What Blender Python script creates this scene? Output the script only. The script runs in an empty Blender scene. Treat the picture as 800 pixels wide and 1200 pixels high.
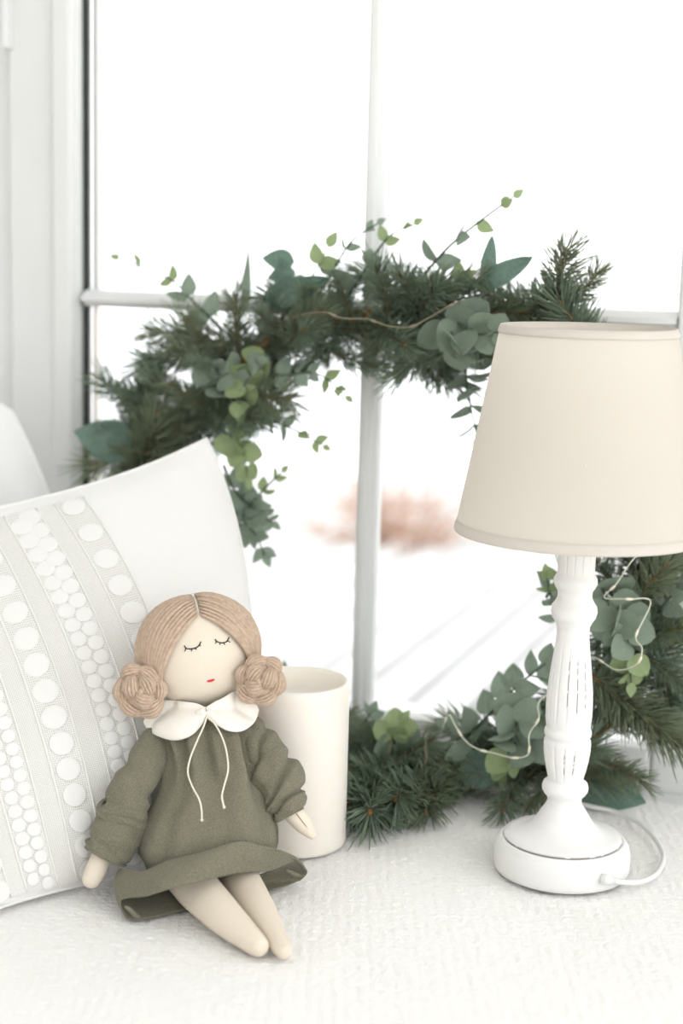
import bpy, math, random
import numpy as np
from mathutils import Vector, Matrix, noise
PI = math.pi
rnd = random.Random(7)
scene = bpy.context.scene
COL = scene.collection

# ------------------------------------------------------------------ camera
FPX = 1830.0                       # focal length in pixels of an 800x1200 frame
PITCH = math.radians(9.62)
ROLL = 0.0255
CAM = Vector((0, 0, 0.4885))       # eye above the seat top (seat top is z = 0)
FW = Vector((0, math.cos(PITCH), -math.sin(PITCH)))
_r0 = Vector((1, 0, 0)); _u0 = Vector((0, math.sin(PITCH), math.cos(PITCH)))
RT = _r0 * math.cos(ROLL) + _u0 * math.sin(ROLL)
UP = -_r0 * math.sin(ROLL) + _u0 * math.cos(ROLL)
cam_data = bpy.data.cameras.new('camera')
cam = bpy.data.objects.new('camera', cam_data); COL.objects.link(cam)
m = Matrix((RT, UP, -FW)).transposed().to_4x4(); m.translation = CAM
cam.matrix_world = m
cam_data.sensor_fit = 'VERTICAL'; cam_data.sensor_height = 36.0; cam_data.sensor_width = 24.0
cam_data.lens = FPX / 1200 * 36
cam_data.clip_start = 0.02; cam_data.clip_end = 300
cam_data.dof.use_dof = True
cam_data.dof.focus_distance = 1.215
cam_data.dof.aperture_fstop = 3.3
scene.camera = cam

# ------------------------------------------------------------------ light
world = bpy.data.worlds.new('overcast_sky'); scene.world = world
world.use_nodes = True
bg = world.node_tree.nodes['Background']
bg.inputs[0].default_value = (0.985, 0.995, 1.0, 1)
bg.inputs[1].default_value = 1.25
scene.view_settings.view_transform = 'Standard'
scene.view_settings.look = 'None'
scene.view_settings.exposure = 1.0
scene.view_settings.gamma = 1.0
scene.view_settings.use_curve_mapping = False
scene.cycles.max_bounces = 10
scene.cycles.transparent_max_bounces = 16

# ------------------------------------------------------------------ helpers
def at(px, py, z):
    """the point at distance z in front of the camera, seen at a place of the frame"""
    return CAM + z * (FW + RT * ((px - 400) / FPX) - UP * ((py - 600) / FPX))
def gnd(px, py, h=0.0):
    """the point at height h above the seat"""
    d = FW + RT * ((px - 400) / FPX) - UP * ((py - 600) / FPX)
    return CAM + d * ((h - CAM.z) / d.z)
def depth(p):
    return (Vector(p) - CAM).dot(FW)
YAW = math.radians(20)
E1 = Vector((math.cos(YAW), -math.sin(YAW), 0))     # along the window, to the right
EN = Vector((math.sin(YAW), math.cos(YAW), 0))      # out through the window
W0 = Vector((0.026, 1.52, 0))                       # foot of the upright glazing bar
def onwin(px, py, off=0.0, lean=0.0):
    """the point on a plane parallel to the window, off metres in front of it at seat height, leaning back by lean per metre"""
    d = FW + RT * ((px - 400) / FPX) - UP * ((py - 600) / FPX)
    n = EN - Vector((0, 0, 1)) * lean
    o = W0 - EN * off
    return CAM + d * ((o - CAM).dot(n) / d.dot(n))
def wl(a, h, out=0.0):
    """window coordinates: a along, h up, out through"""
    return W0 + E1 * a + Vector((0, 0, h)) + EN * out

class MB:
    def __init__(s): s.v = []; s.f = []; s.uv = None
    def add(s, vs, fs):
        b = len(s.v); s.v.extend([Vector(x) for x in vs]); s.f.extend([tuple(i + b for i in f) for f in fs]); return s
    def box(s, o, ax, ay, az):
        o = Vector(o); ax, ay, az = Vector(ax), Vector(ay), Vector(az)
        vs = [o + ax * i + ay * j + az * k for k in (0, 1) for j in (0, 1) for i in (0, 1)]
        fs = [(0, 2, 3, 1), (4, 5, 7, 6), (0, 1, 5, 4), (2, 6, 7, 3), (0, 4, 6, 2), (1, 3, 7, 5)]
        if ax.cross(ay).dot(az) < 0: fs = [f[::-1] for f in fs]
        return s.add(vs, fs)
    def tube(s, pts, rad, n=6, cap=True, closed=False):
        pts = [Vector(p) for p in pts]; k = len(pts)
        if not hasattr(rad, '__len__'): rad = [rad] * k
        b = len(s.v)
        prev = None
        for i, p in enumerate(pts):
            if closed: t = pts[(i + 1) % k] - pts[i - 1]
            else: t = pts[min(i + 1, k - 1)] - pts[max(i - 1, 0)]
            if t.length < 1e-9: t = Vector((0, 0, 1))
            t.normalize()
            if prev is None:
                a = t.orthogonal().normalized()
            else:
                a = prev - t * prev.dot(t)
                a = a.normalized() if a.length > 1e-6 else t.orthogonal().normalized()
            prev = a; c = t.cross(a)
            for j in range(n):
                th = 2 * PI * j / n
                s.v.append(p + (a * math.cos(th) + c * math.sin(th)) * rad[i])
        segs = k if closed else k - 1
        for i in range(segs):
            for j in range(n):
                i2 = (i + 1) % k; j2 = (j + 1) % n
                s.f.append((b + i * n + j, b + i * n + j2, b + i2 * n + j2, b + i2 * n + j))
        if cap and not closed:
            s.f.append(tuple(b + j for j in range(n))[::-1])
            s.f.append(tuple(b + (k - 1) * n + j for j in range(n)))
        return s
    def grid(s, rows, wrap=False):
        """rows: equal-length lists of points"""
        b = len(s.v); n = len(rows[0])
        for r in rows: s.v.extend([Vector(p) for p in r])
        for i in range(len(rows) - 1):
            for j in range(n if wrap else n - 1):
                j2 = (j + 1) % n
                s.f.append((b + i * n + j, b + i * n + j2, b + (i + 1) * n + j2, b + (i + 1) * n + j))
        return s
    def mesh(s, name, mat, off=Vector(), smooth=True):
        me = bpy.data.meshes.new(name)
        me.from_pydata([tuple(v - off) for v in s.v], [], s.f)
        if smooth: me.polygons.foreach_set('use_smooth', [True] * len(me.polygons))
        me.update()
        if mat: me.materials.append(mat)
        return me
    def build(s, name, mat, parent=None, smooth=True):
        off = Vector(parent['_o']) if parent is not None else Vector()
        o = bpy.data.objects.new(name, s.mesh(name, mat, off, smooth)); COL.objects.link(o)
        if parent is not None:
            o.parent = parent; o['_o'] = tuple(off)
        else: o['_o'] = (0, 0, 0)
        return o
def thing(name, label, cat, loc, group=None):
    o = bpy.data.objects.new(name, None); COL.objects.link(o)
    o.empty_display_size = 0.02
    o.location = loc; o['_o'] = tuple(loc)
    o['label'] = label; o['category'] = cat
    if group: o['group'] = group
    return o
def tag(o, label, cat, group=None):
    o['label'] = label; o['category'] = cat
    if group: o['group'] = group
    return o
def struct(o): o['kind'] = 'structure'; return o
def mod_bevel(o, w, seg=2):
    b = o.modifiers.new('bevel', 'BEVEL'); b.width = w; b.segments = seg; b.limit_method = 'ANGLE'; return o
def mod_subsurf(o, l=1):
    b = o.modifiers.new('subsurf', 'SUBSURF'); b.levels = l; b.render_levels = l; return o
def mod_solid(o, t, off=-1):
    b = o.modifiers.new('solid', 'SOLIDIFY'); b.thickness = t; b.offset = off; return o
def crom(pts, n, closed=False):
    """n samples of a Catmull-Rom curve"""
    P = [Vector(p) for p in pts]; k = len(P); out = []
    segs = k if closed else k - 1
    for i in range(n):
        t = i / (n if closed else n - 1) * segs
        a = min(int(t), segs - 1); u = t - a
        g = (lambda q: P[q % k]) if closed else (lambda q: P[max(0, min(k - 1, q))])
        p0, p1, p2, p3 = g(a - 1), g(a), g(a + 1), g(a + 2)
        out.append(0.5 * ((2 * p1) + (p2 - p0) * u + (2 * p0 - 5 * p1 + 4 * p2 - p3) * u * u + (3 * p1 - p0 - 3 * p2 + p3) * u ** 3))
    return out
def lerp1(xs, ys, x):
    return float(np.interp(x, xs, ys))
def nz(p, s=1.0): return noise.noise(Vector(p) * s)

# ------------------------------------------------------------------ materials
def mat(name, color, rough=0.6, spec=0.3, bump=None, vary=None, trans=0.0, sheen=0.0, subsurf=0.0):
    """color; bump = list of (scale, strength, distance); vary = (scale, amount, second colour)"""
    M = bpy.data.materials.new(name); M.use_nodes = True
    nt = M.node_tree; N = nt.nodes; L = nt.links
    b = N['Principled BSDF']
    b.inputs['Base Color'].default_value = (*color, 1)
    b.inputs['Roughness'].default_value = rough
    b.inputs['Specular IOR Level'].default_value = spec
    if sheen: b.inputs['Sheen Weight'].default_value = sheen
    if subsurf:
        b.inputs['Subsurface Weight'].default_value = subsurf
        b.inputs['Subsurface Radius'].default_value = (0.012, 0.010, 0.008)
        b.inputs['Subsurface Scale'].default_value = 1.0
    tc = N.new('ShaderNodeTexCoord')
    if vary:
        sc, amt, c2 = vary[:3]
        n = N.new('ShaderNodeTexNoise'); n.inputs['Scale'].default_value = sc; n.inputs['Detail'].default_value = 6
        if len(vary) > 3:
            mp = N.new('ShaderNodeMapping'); mp.inputs['Scale'].default_value = vary[3]
            L.new(tc.outputs['Object'], mp.inputs[0]); L.new(mp.outputs[0], n.inputs['Vector'])
        else: L.new(tc.outputs['Object'], n.inputs['Vector'])
        r = N.new('ShaderNodeMapRange'); r.inputs[1].default_value = 0.35; r.inputs[2].default_value = 0.65
        r.inputs[4].default_value = amt
        L.new(n.outputs[0], r.inputs[0])
        mx = N.new('ShaderNodeMix'); mx.data_type = 'RGBA'
        mx.inputs[6].default_value = (*color, 1); mx.inputs[7].default_value = (*c2, 1)
        L.new(r.outputs[0], mx.inputs[0]); L.new(mx.outputs[2], b.inputs['Base Color'])
    prev = None
    for sc, st, di in (bump or []):
        n = N.new('ShaderNodeTexNoise'); n.inputs['Scale'].default_value = sc; n.inputs['Detail'].default_value = 3
        L.new(tc.outputs['Object'], n.inputs['Vector'])
        bp = N.new('ShaderNodeBump'); bp.inputs['Strength'].default_value = st; bp.inputs['Distance'].default_value = di
        L.new(n.outputs[0], bp.inputs['Height'])
        if prev: L.new(prev.outputs[0], bp.inputs['Normal'])
        prev = bp
    if prev: L.new(prev.outputs[0], b.inputs['Normal'])
    if trans:
        t = N.new('ShaderNodeBsdfTranslucent'); t.inputs[0].default_value = (*color, 1)
        if vary: L.new(mx.outputs[2], t.inputs[0])
        ms = N.new('ShaderNodeMixShader'); ms.inputs[0].default_value = trans
        L.new(b.outputs[0], ms.inputs[1]); L.new(t.outputs[0], ms.inputs[2])
        L.new(ms.outputs[0], N['Material Output'].inputs[0])
    return M

M_frame = mat('white_painted_wood', (0.77, 0.778, 0.765), 0.45, 0.4, bump=[(40, 0.08, 0.002)], vary=(6, 0.5, (0.74, 0.742, 0.72)))
M_wall = mat('white_plaster', (0.84, 0.84, 0.83), 0.8, 0.2, bump=[(60, 0.1, 0.002)])
M_gasket = mat('dark_rubber_gasket', (0.03, 0.035, 0.03), 0.6)
M_beige = mat('pale_outer_wood', (0.84, 0.78, 0.72), 0.6)
M_snow = mat('snow', (0.90, 0.91, 0.93), 0.8, 0.1, bump=[(8, 0.4, 0.02), (60, 0.2, 0.005)])
M_plank = mat('frosted_plank', (0.58, 0.58, 0.575), 0.7, 0.2, bump=[(30, 0.2, 0.004)], vary=(3, 0.7, (0.49, 0.488, 0.48), (1, 1, 1)))
M_floor = mat('pale_floor', (0.70, 0.66, 0.60), 0.5)
M_blanket = mat('woven_white_cotton', (0.89, 0.878, 0.852), 0.95, 0.05, bump=[(500, 0.5, 0.002)], sheen=0.2)
M_pillow = mat('white_linen', (0.80, 0.795, 0.772), 0.9, 0.1, bump=[(900, 0.25, 0.0008), (14, 0.35, 0.012)], sheen=0.1)
M_cush = mat('plain_white_cotton', (0.80, 0.80, 0.79), 0.9, 0.1, bump=[(9, 0.3, 0.01)])
M_shade = mat('cream_lampshade_cloth', (0.79, 0.74, 0.665), 0.85, 0.1, bump=[(1200, 0.15, 0.0004)], trans=0.45)
M_shade_hem = mat('white_shade_trim', (0.78, 0.735, 0.665), 0.8, 0.1, trans=0.3)
M_cord = mat('white_cord', (0.78, 0.78, 0.76), 0.5, 0.4)
M_candle = mat('ivory_wax', (0.82, 0.775, 0.705), 0.45, 0.4, subsurf=0.5)
M_wick = mat('candle_wick', (0.75, 0.70, 0.62), 0.8)
M_skin = mat('cream_cotton_skin', (0.745, 0.665, 0.555), 0.95, 0.05, bump=[(1500, 0.3, 0.0005)], vary=(900, 0.3, (0.70, 0.615, 0.50)))
M_dress = mat('olive_linen', (0.150, 0.141, 0.098), 0.95, 0.05, bump=[(1600, 0.6, 0.0008), (250, 0.5, 0.001)],
              vary=(1100, 0.8, (0.255, 0.24, 0.178), (1.3, 1.3, 0.7)), sheen=0.12)
M_collar = mat('cream_cotton_collar', (0.84, 0.80, 0.73), 0.9, 0.1, bump=[(1500, 0.3, 0.0005)])
M_string = mat('cream_string', (0.84, 0.79, 0.66), 0.8, 0.1)
M_hair = mat('beige_wool_yarn', (0.47, 0.345, 0.255), 0.95, 0.05, bump=[(2500, 0.4, 0.0004)], vary=(300, 0.8, (0.60, 0.465, 0.36)), sheen=0.2)
M_black = mat('black_thread', (0.015, 0.014, 0.013), 0.8)
M_red = mat('red_thread', (0.70, 0.04, 0.06), 0.7)
M_needle = mat('pine_needle_green', (0.27, 0.35, 0.25), 0.5, 0.4, vary=(40, 0.8, (0.40, 0.49, 0.37)), trans=0.45)
M_needle2 = mat('pine_needle_light', (0.30, 0.36, 0.235), 0.5, 0.4, vary=(40, 0.8, (0.42, 0.48, 0.33)), trans=0.45)
M_twig = mat('brown_twig', (0.24, 0.12, 0.05), 0.8, 0.2, vary=(120, 0.8, (0.40, 0.22, 0.09)))
M_vine = mat('dark_green_stem', (0.075, 0.11, 0.075), 0.7, 0.2)
M_leafA = mat('eucalyptus_leaf_grey_green', (0.22, 0.285, 0.215), 0.6, 0.3, vary=(40, 0.7, (0.33, 0.395, 0.315)), trans=0.35)
M_leafB = mat('eucalyptus_leaf_yellow_green', (0.27, 0.36, 0.17), 0.6, 0.3, vary=(40, 0.7, (0.36, 0.42, 0.24)), trans=0.3)
M_leafC = mat('dark_leaf_blue_green', (0.115, 0.195, 0.15), 0.5, 0.4, vary=(30, 0.7, (0.20, 0.285, 0.23)), trans=0.3)
M_wire = mat('pale_wire', (0.60, 0.62, 0.50), 0.4, 0.5)
M_wire2 = mat('brownish_wire', (0.26, 0.225, 0.15), 0.5, 0.3)
M_bulb = mat('clear_bead', (0.85, 0.78, 0.62), 0.2, 0.6)
M_shrub = mat('rust_leaf', (0.50, 0.31, 0.225), 0.8, 0.1, vary=(8, 0.9, (0.62, 0.47, 0.39)), trans=0.3)
M_shrubtwig = mat('pale_shrub_twig', (0.45, 0.33, 0.27), 0.8)

M_glass = bpy.data.materials.new('window_glass'); M_glass.use_nodes = True
nt = M_glass.node_tree; nt.nodes.remove(nt.nodes['Principled BSDF'])
_t = nt.nodes.new('ShaderNodeBsdfTransparent'); _g = nt.nodes.new('ShaderNodeBsdfGlossy'); _g.inputs['Roughness'].default_value = 0.02
_f = nt.nodes.new('ShaderNodeFresnel'); _f.inputs[0].default_value = 1.25
_m = nt.nodes.new('ShaderNodeMixShader')
nt.links.new(_f.outputs[0], _m.inputs[0]); nt.links.new(_t.outputs[0], _m.inputs[1]); nt.links.new(_g.outputs[0], _m.inputs[2])
nt.links.new(_m.outputs[0], nt.nodes['Material Output'].inputs[0])

# ------------------------------------------------------------------ setting
H_BAR = onwin(106, 349).z           # height of the cross bar
A_L = (onwin(105, 400) - W0).dot(E1)   # left edge of the glass
Z_SILL = -0.02
ZT = 1.25                            # top of the window
AR = (onwin(764, 905) - W0).dot(E1)     # right end of the glass
ARR = 0.62                           # how far the seat and the room go on to the right
def wbox(mb, a0, a1, h0, h1, o0, o1): mb.box(wl(a0, h0, o0), E1 * (a1 - a0), EN * (o1 - o0), Vector((0, 0, h1 - h0)))
win = struct(bpy.data.objects.new('window_1', None)); COL.objects.link(win); win['_o'] = (0, 0, 0)
# left stile with a stepped face, outer frame, gasket
mb = MB(); wbox(mb, A_L - 0.084, A_L - 0.004, Z_SILL, ZT, -0.018, 0.012)
mod_bevel(mb.build('sash_stile', M_frame, win, False), 0.004, 3)
mb = MB(); wbox(mb, A_L - 0.030, A_L - 0.006, Z_SILL + 0.03, ZT - 0.03, -0.026, -0.015)
mod_bevel(mb.build('glazing_bead', M_frame, win, False), 0.005, 3)
mb = MB(); wbox(mb, A_L - 0.0042, A_L + 0.0002, Z_SILL, ZT, -0.006, -0.0003)
mb.build('gasket', M_gasket, win, False)
mb = MB(); wbox(mb, A_L + 0.0004, A_L + 0.004, Z_SILL, H_BAR - 0.008, 0.006, 0.016)
mb.build('outer_stop', M_beige, win, False)
mb = MB(); wbox(mb, A_L + 0.0004, A_L + 0.006, H_BAR + 0.008, ZT, 0.006, 0.016)
mb.build('outer_stop', M_frame, win, False)
mb = MB(); wbox(mb, A_L - 0.30, A_L - 0.086, Z_SILL, ZT + 0.05, -0.006, 0.06)
mod_bevel(mb.build('window_frame', M_frame, win, False), 0.003, 2)
# hinge cover at the top left
mb = MB(); hp = onwin(11, 40, 0.02); a_h = (hp - W0).dot(E1)
wbox(mb, a_h - 0.004, a_h + 0.004, onwin(11, 62).z, ZT, -0.032, -0.004)
mod_bevel(mb.build('hinge_cover', M_frame, win, False), 0.003, 3)
# bottom rail, right stile, top rail
mb = MB(); wbox(mb, A_L - 0.004, AR, Z_SILL, 0.032, -0.018, 0.035)
mod_bevel(mb.build('bottom_rail', M_frame, win, False), 0.005, 3)
mb = MB(); wbox(mb, AR, AR + 0.09, Z_SILL, ZT, -0.018, 0.035)
mod_bevel(mb.build('sash_stile', M_frame, win, False), 0.004, 3)
mb = MB(); wbox(mb, A_L - 0.084, AR + 0.09, ZT, ZT + 0.08, -0.018, 0.035)
mod_bevel(mb.build('top_rail', M_frame, win, False), 0.004, 3)
# glazing bars with a rounded ridge
def bar(a0, h0, a1, h1, w, name):
    d = (wl(a1, h1) - wl(a0, h0)).normalized(); s = d.cross(EN).normalized()
    prof = [(-1, -0.006), (-0.8, -0.011), (-0.42, -0.013), (-0.3, -0.019), (0.3, -0.019), (0.42, -0.013), (0.8, -0.011), (1, -0.006), (1, 0.012), (-1, 0.012)]
    mb = MB(); mb.grid([[p + s * (x * w) + EN * y for x, y in prof] for p in (wl(a0, h0), wl(a1, h1))], wrap=True)
    return mb.build(name, M_frame, win, False)
bar(0, 0.02, 0, ZT, 0.0095, 'upright_glazing_bar')
bar(A_L, H_BAR, AR, H_BAR, 0.0085, 'cross_glazing_bar')
for a0, a1 in ((A_L, -0.009), (0.009, AR)):
    for h0, h1 in ((0.03, H_BAR - 0.008), (H_BAR + 0.008, ZT)):
        mb = MB(); wbox(mb, a0, a1, h0, h1, 0.0, 0.004)
        mb.build('pane', M_glass, win, False)
# wall around the window
mb = MB()
wbox(mb, A_L - 0.75, A_L - 0.30, -0.45, 2.1, 0.0, 0.2)
wbox(mb, A_L - 0.30, AR + 0.09, -0.45, Z_SILL, 0.0, 0.2)
wbox(mb, A_L - 0.30, AR + 0.09, ZT + 0.08, 2.1, 0.0, 0.2)
wbox(mb, AR + 0.09, ARR + 0.6, -0.45, 2.1, 0.0, 0.2)
struct(mb.build('wall_back', M_wall, None, False))
mb = MB(); wbox(mb, A_L - 0.80, A_L - 0.62, -0.45, 2.1, -2.2, 0.0)
struct(mb.build('wall_left', M_wall, None, False))
mb = MB(); wbox(mb, A_L - 0.75, ARR + 2.6, -0.50, -0.45, -3.4, 0.0)
struct(mb.build('floor', M_floor, None, False))
mb = MB(); wbox(mb, A_L - 0.75, ARR + 1.4, 2.1, 2.2, -2.6, 0.1)
struct(mb.build('added_ceiling', M_wall, None, False))  # unseen ceiling, added to cut the light from above
mb = MB(); wbox(mb, A_L - 0.75, ARR + 0.35, -0.45, 2.1, -2.9, -2.7)
struct(mb.build('added_wall_front', M_wall, None, False))  # unseen wall behind the camera, added to block frontal light; right side left open
# sill strip behind the blanket
mb = MB(); wbox(mb, A_L - 0.30, ARR + 0.09, -0.03, -0.006, -0.055, -0.0185)
struct(mod_bevel(mb.build('trim_1', M_frame, None, False), 0.003))

# snowy deck outside, boards running away from the window
deck = struct(bpy.data.objects.new('deck', None)); COL.objects.link(deck); deck['_o'] = (0, 0, 0)
mb = MB(); wbox(mb, -0.054, 0.054, -0.045, 0.0, 0.0, 4.4)
pm = mb.mesh('plank', M_plank, W0, False)
for i in range(-22, 34):
    o = bpy.data.objects.new('plank', pm); COL.objects.link(o); o.parent = deck
    o.location = wl(i * 0.128, -0.45 + rnd.uniform(-0.002, 0.002), 0.25)
    mod_bevel(o, 0.012, 2)
mb = MB(); wbox(mb, -2.9, 4.4, -0.55, -0.492, 0.22, 4.62); mb.build('snow_between_boards', M_snow, deck, False)
mb = MB()
rows = []
for i in range(41):
    r = []
    for j in range(41):
        a = -16 + 32 * j / 40; o = 0.2 + 30 * (i / 40) ** 1.5
        h = -0.60 + 0.05 * nz((a, o, 0), 0.5) + (0.02 * (o - 6) if o > 6 else 0)
        r.append(wl(a, h, o))
    rows.append(r)
mb.grid(rows); struct(mb.build('ground', M_snow))

# rust coloured shrub beyond the deck
sp = gnd(470, 642, -0.47); sp = Vector((sp.x, sp.y, -0.56))
shrub = thing('shrub', 'low rust coloured shrub on the snow beyond the deck, seen through the window', 'shrub', sp)
mb = MB(); ml = MB(); r2 = random.Random(3)
for i in range(46):
    th = r2.uniform(0, 2 * PI); sprd = r2.uniform(0.05, 0.30); hh = r2.uniform(0.18, 0.36)
    b0 = sp + Vector((0.06 * math.cos(th), 0.06 * math.sin(th), 0))
    tip = sp + Vector((1.3 * sprd * math.cos(th), sprd * math.sin(th), hh * (1.1 - sprd)))
    path = crom([b0, b0.lerp(tip, 0.5) + Vector((0, 0, 0.04)), tip], 5)
    mb.tube(path, [0.004, 0.0035, 0.003, 0.002, 0.001], 4)
    for k in range(22):
        p = b0.lerp(tip, r2.uniform(0.25, 1.05)) + Vector([r2.gauss(0, 0.03) for _ in range(3)])
        p.z = max(p.z, sp.z + 0.02)
        u = Vector([r2.gauss(0, 1) for _ in range(3)]).normalized(); w = u.orthogonal().normalized(); l = r2.uniform(0.010, 0.02)
        ml.add([p - u * l, p + w * l * 0.5, p + u * l, p - w * l * 0.5], [(0, 1, 2, 3)])
mb.build('stems', M_shrubtwig, shrub); lo = ml.build('leaves', M_shrub, shrub, False); lo['kind'] = 'stuff'

# ------------------------------------------------------------------ window seat and blanket
mb = MB(); wbox(mb, A_L - 0.60, ARR + 0.09, -0.45, -0.03, -0.685, -0.06)
tag(mod_bevel(mb.build('window_seat', M_frame, None, False), 0.01), 'white built-in window seat under the woven blanket', 'seat')
NU, NV = 760, 400
us = np.linspace(A_L - 0.58, 0.50, NU); vs_ = np.linspace(-0.765, -0.058, NV)
UU, VV = np.meshgrid(us, vs_)
rs = np.random.RandomState(5)
def fbm(u, v, f):
    """cheap smooth value noise"""
    out = np.zeros_like(u)
    for k in range(5):
        a = rs.uniform(0, 2 * PI); ph = rs.uniform(0, 2 * PI)
        out += np.sin((u * math.cos(a) + v * math.sin(a)) * f * rs.uniform(0.7, 1.3) + ph)
    return out / 5
c, s_ = math.cos(0.35), math.sin(0.35)
PU, PV = UU * c + VV * s_, -UU * s_ + VV * c
wob = 0.0016 * fbm(UU, VV, 120)
weave = np.abs(np.sin((PU + wob) * PI / 0.0085)) * np.abs(np.sin((PV + wob) * PI / 0.0062))
grain = rs.normal(0, 1, UU.shape); grain = (grain + np.roll(grain, 1, 0) + np.roll(grain, 1, 1)) / 3
HH = -0.0028 + 0.0007 * weave ** 0.7 + 0.00045 * grain + 0.0010 * fbm(UU, VV, 30)
HH -= np.clip((-0.70 - VV) / 0.065, 0, 1) ** 2 * 0.03
XY = np.array(W0)[None, None, :] + UU[..., None] * np.array(E1) + VV[..., None] * np.array(EN)
XY[..., 2] = HH
me = bpy.data.meshes.new('blanket')
idx = np.arange(NU * NV).reshape(NV, NU)
F = np.stack([idx[:-1, :-1], idx[:-1, 1:], idx[1:, 1:], idx[1:, :-1]], -1).reshape(-1, 4)
me.from_pydata(XY.reshape(-1, 3).tolist(), [], F.tolist())
me.polygons.foreach_set('use_smooth', [True] * len(me.polygons)); me.materials.append(M_blanket)
bl = bpy.data.objects.new('blanket', me); COL.objects.link(bl); bl['_o'] = (0, 0, 0)
mod_solid(bl, 0.012)
tag(bl, 'white woven cotton blanket with a nubby texture spread over the window seat', 'blanket')
# loose fibres standing up from the weave
mb = MB(); r2 = random.Random(11)
for i in range(9000):
    a = r2.uniform(A_L - 0.3, 0.47); v = r2.uniform(-0.72, -0.07)
    p = wl(a, 0.0, v); p.z = -0.0018
    d = Vector((r2.gauss(0, 1), r2.gauss(0, 1), r2.uniform(0.2, 0.9))).normalized() * r2.uniform(0.003, 0.006)
    q = p + d * 0.6; e = p + d + Vector((0, 0, -0.0012)); w = d.cross(Vector((0, 0, 1)))
    if w.length < 1e-6: continue
    w = w.normalized() * 0.00011
    mb.add([p - w, p + w, q + w, q - w, e], [(0, 1, 2, 3), (3, 2, 4)])
fz = mb.build('fibres', M_blanket, bl); fz['kind'] = 'stuff'

# ------------------------------------------------------------------ cushions
def lag4(P, t):
    x = [0, 1 / 3, 2 / 3, 1]; out = Vector((0, 0, 0))
    for i in range(4):
        w = 1.0
        for j in range(4):
            if i != j: w *= (t - x[j]) / (x[i] - x[j])
        out += P[i] * w
    return out
def make_pillow_fn(ctrl, fb, bb):
    """ctrl[row][col] = point of the seam sheet, row 0 = bottom; fb / bb: how far front and back bulge"""
    def sheet(u, v): return lag4([lag4(r, u) for r in ctrl], v)
    def prof(u, v):
        a = max(0.0, 4 * u * (1 - u)); b = max(0.0, 4 * v * (1 - v))
        return (a ** 0.55) * (b ** 0.55)
    def front(u, v, off=0.0):
        p = sheet(u, v); d = (CAM - p).normalized(); d.z *= 0.4; d.normalize()
        wr = 0.0035 * nz((u * 3, v * 3, 1.3), 1.6) + 0.0015 * nz((u * 9, v * 4, 5.3), 1.6)
        return p + d * (fb * prof(u, v) + wr * min(1, prof(u, v) * 2) + off)
    def back(u, v):
        p = sheet(u, v); d = -(CAM - p).normalized(); d.z = max(d.z, 0) ; d.normalize()
        return p + d * bb * prof(u, v)
    return front, back
def cushion_mesh(front, back, n=48):
    mb = MB()
    mb.grid([[front(j / n, i / n) for j in range(n + 1)] for i in range(n + 1)])
    mb.grid([[back(j / n, i / n) for j in range(n, -1, -1)] for i in range(n + 1)])
    return mb
# the lace cushion: rows bottom to top of (frame x, frame y, distance), distances from where it stands and how it leans
def P_(x, y, z): return at(x, y, z)
zb = [depth(gnd(-20, 1076)), depth(gnd(98, 1040)), depth(gnd(232, 1012)), depth(gnd(278, 1003))]
ctrl = [[P_(-20, 1072, zb[0]), P_(98, 1036, zb[1]), P_(232, 1008, zb[2] + 0.01), P_(276, 998, zb[3] + 0.012)],
        [P_(-72, 930, 1.215), P_(66, 888, 1.245), P_(222, 862, 1.285), P_(294, 838, 1.315)],
        [P_(-125, 795, 1.265), P_(20, 748, 1.29), P_(176, 710, 1.325), P_(288, 672, 1.355)],
        [P_(-190, 655, 1.31), P_(-50, 607, 1.335), P_(92, 572, 1.365), P_(242, 514, 1.395)]]
front, back = make_pillow_fn(ctrl, 0.048, 0.035)
pil = thing('lace_cushion', 'large white cushion with wide bands of crochet lace, behind the doll', 'cushion', gnd(120, 1035))
mb = cushion_mesh(front, back); mb.build('cover', M_pillow, pil)
edge = [front(u, 0) for u in np.linspace(0, 1, 30)] + [front(1, v) for v in np.linspace(0, 1, 30)][1:] + [front(u, 1) for u in np.linspace(1, 0, 30)][1:] + [front(0, v) for v in np.linspace(1, 0, 30)][1:-1]
MB().tube(edge, 0.0016, 6, closed=True).build('seam', M_pillow, pil)
# lace
def lace_material():
    M = mat('crochet_lace', (0.80, 0.79, 0.77), 0.9, 0.05)
    nt = M.node_tree; N = nt.nodes; L = nt.links; b = N['Principled BSDF']
    uv = N.new('ShaderNodeUVMap')
    v = N.new('ShaderNodeTexVoronoi'); v.inputs['Scale'].default_value = 1.0; v.inputs['Randomness'].default_value = 0.12
    L.new(uv.outputs[0], v.inputs['Vector'])
    r = N.new('ShaderNodeMapRange'); r.inputs[1].default_value = 0.18; r.inputs[2].default_value = 0.42
    L.new(v.outputs['Distance'], r.inputs[0])
    mx = N.new('ShaderNodeMix'); mx.data_type = 'RGBA'
    mx.inputs[6].default_value = (0.55, 0.53, 0.485, 1); mx.inputs[7].default_value = (0.80, 0.792, 0.768, 1)
    L.new(r.outputs[0], mx.inputs[0]); L.new(mx.outputs[2], b.inputs['Base Color'])
    bp = N.new('ShaderNodeBump'); bp.inputs['Strength'].default_value = 0.35; bp.inputs['Distance'].default_value = 0.001
    L.new(r.outputs[0], bp.inputs['Height']); L.new(bp.outputs[0], b.inputs['Normal'])
    return M
M_lace = lace_material()
M_med = mat('lace_cotton', (0.815, 0.808, 0.785), 0.9, 0.05, bump=[(900, 0.3, 0.0006)])
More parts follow.
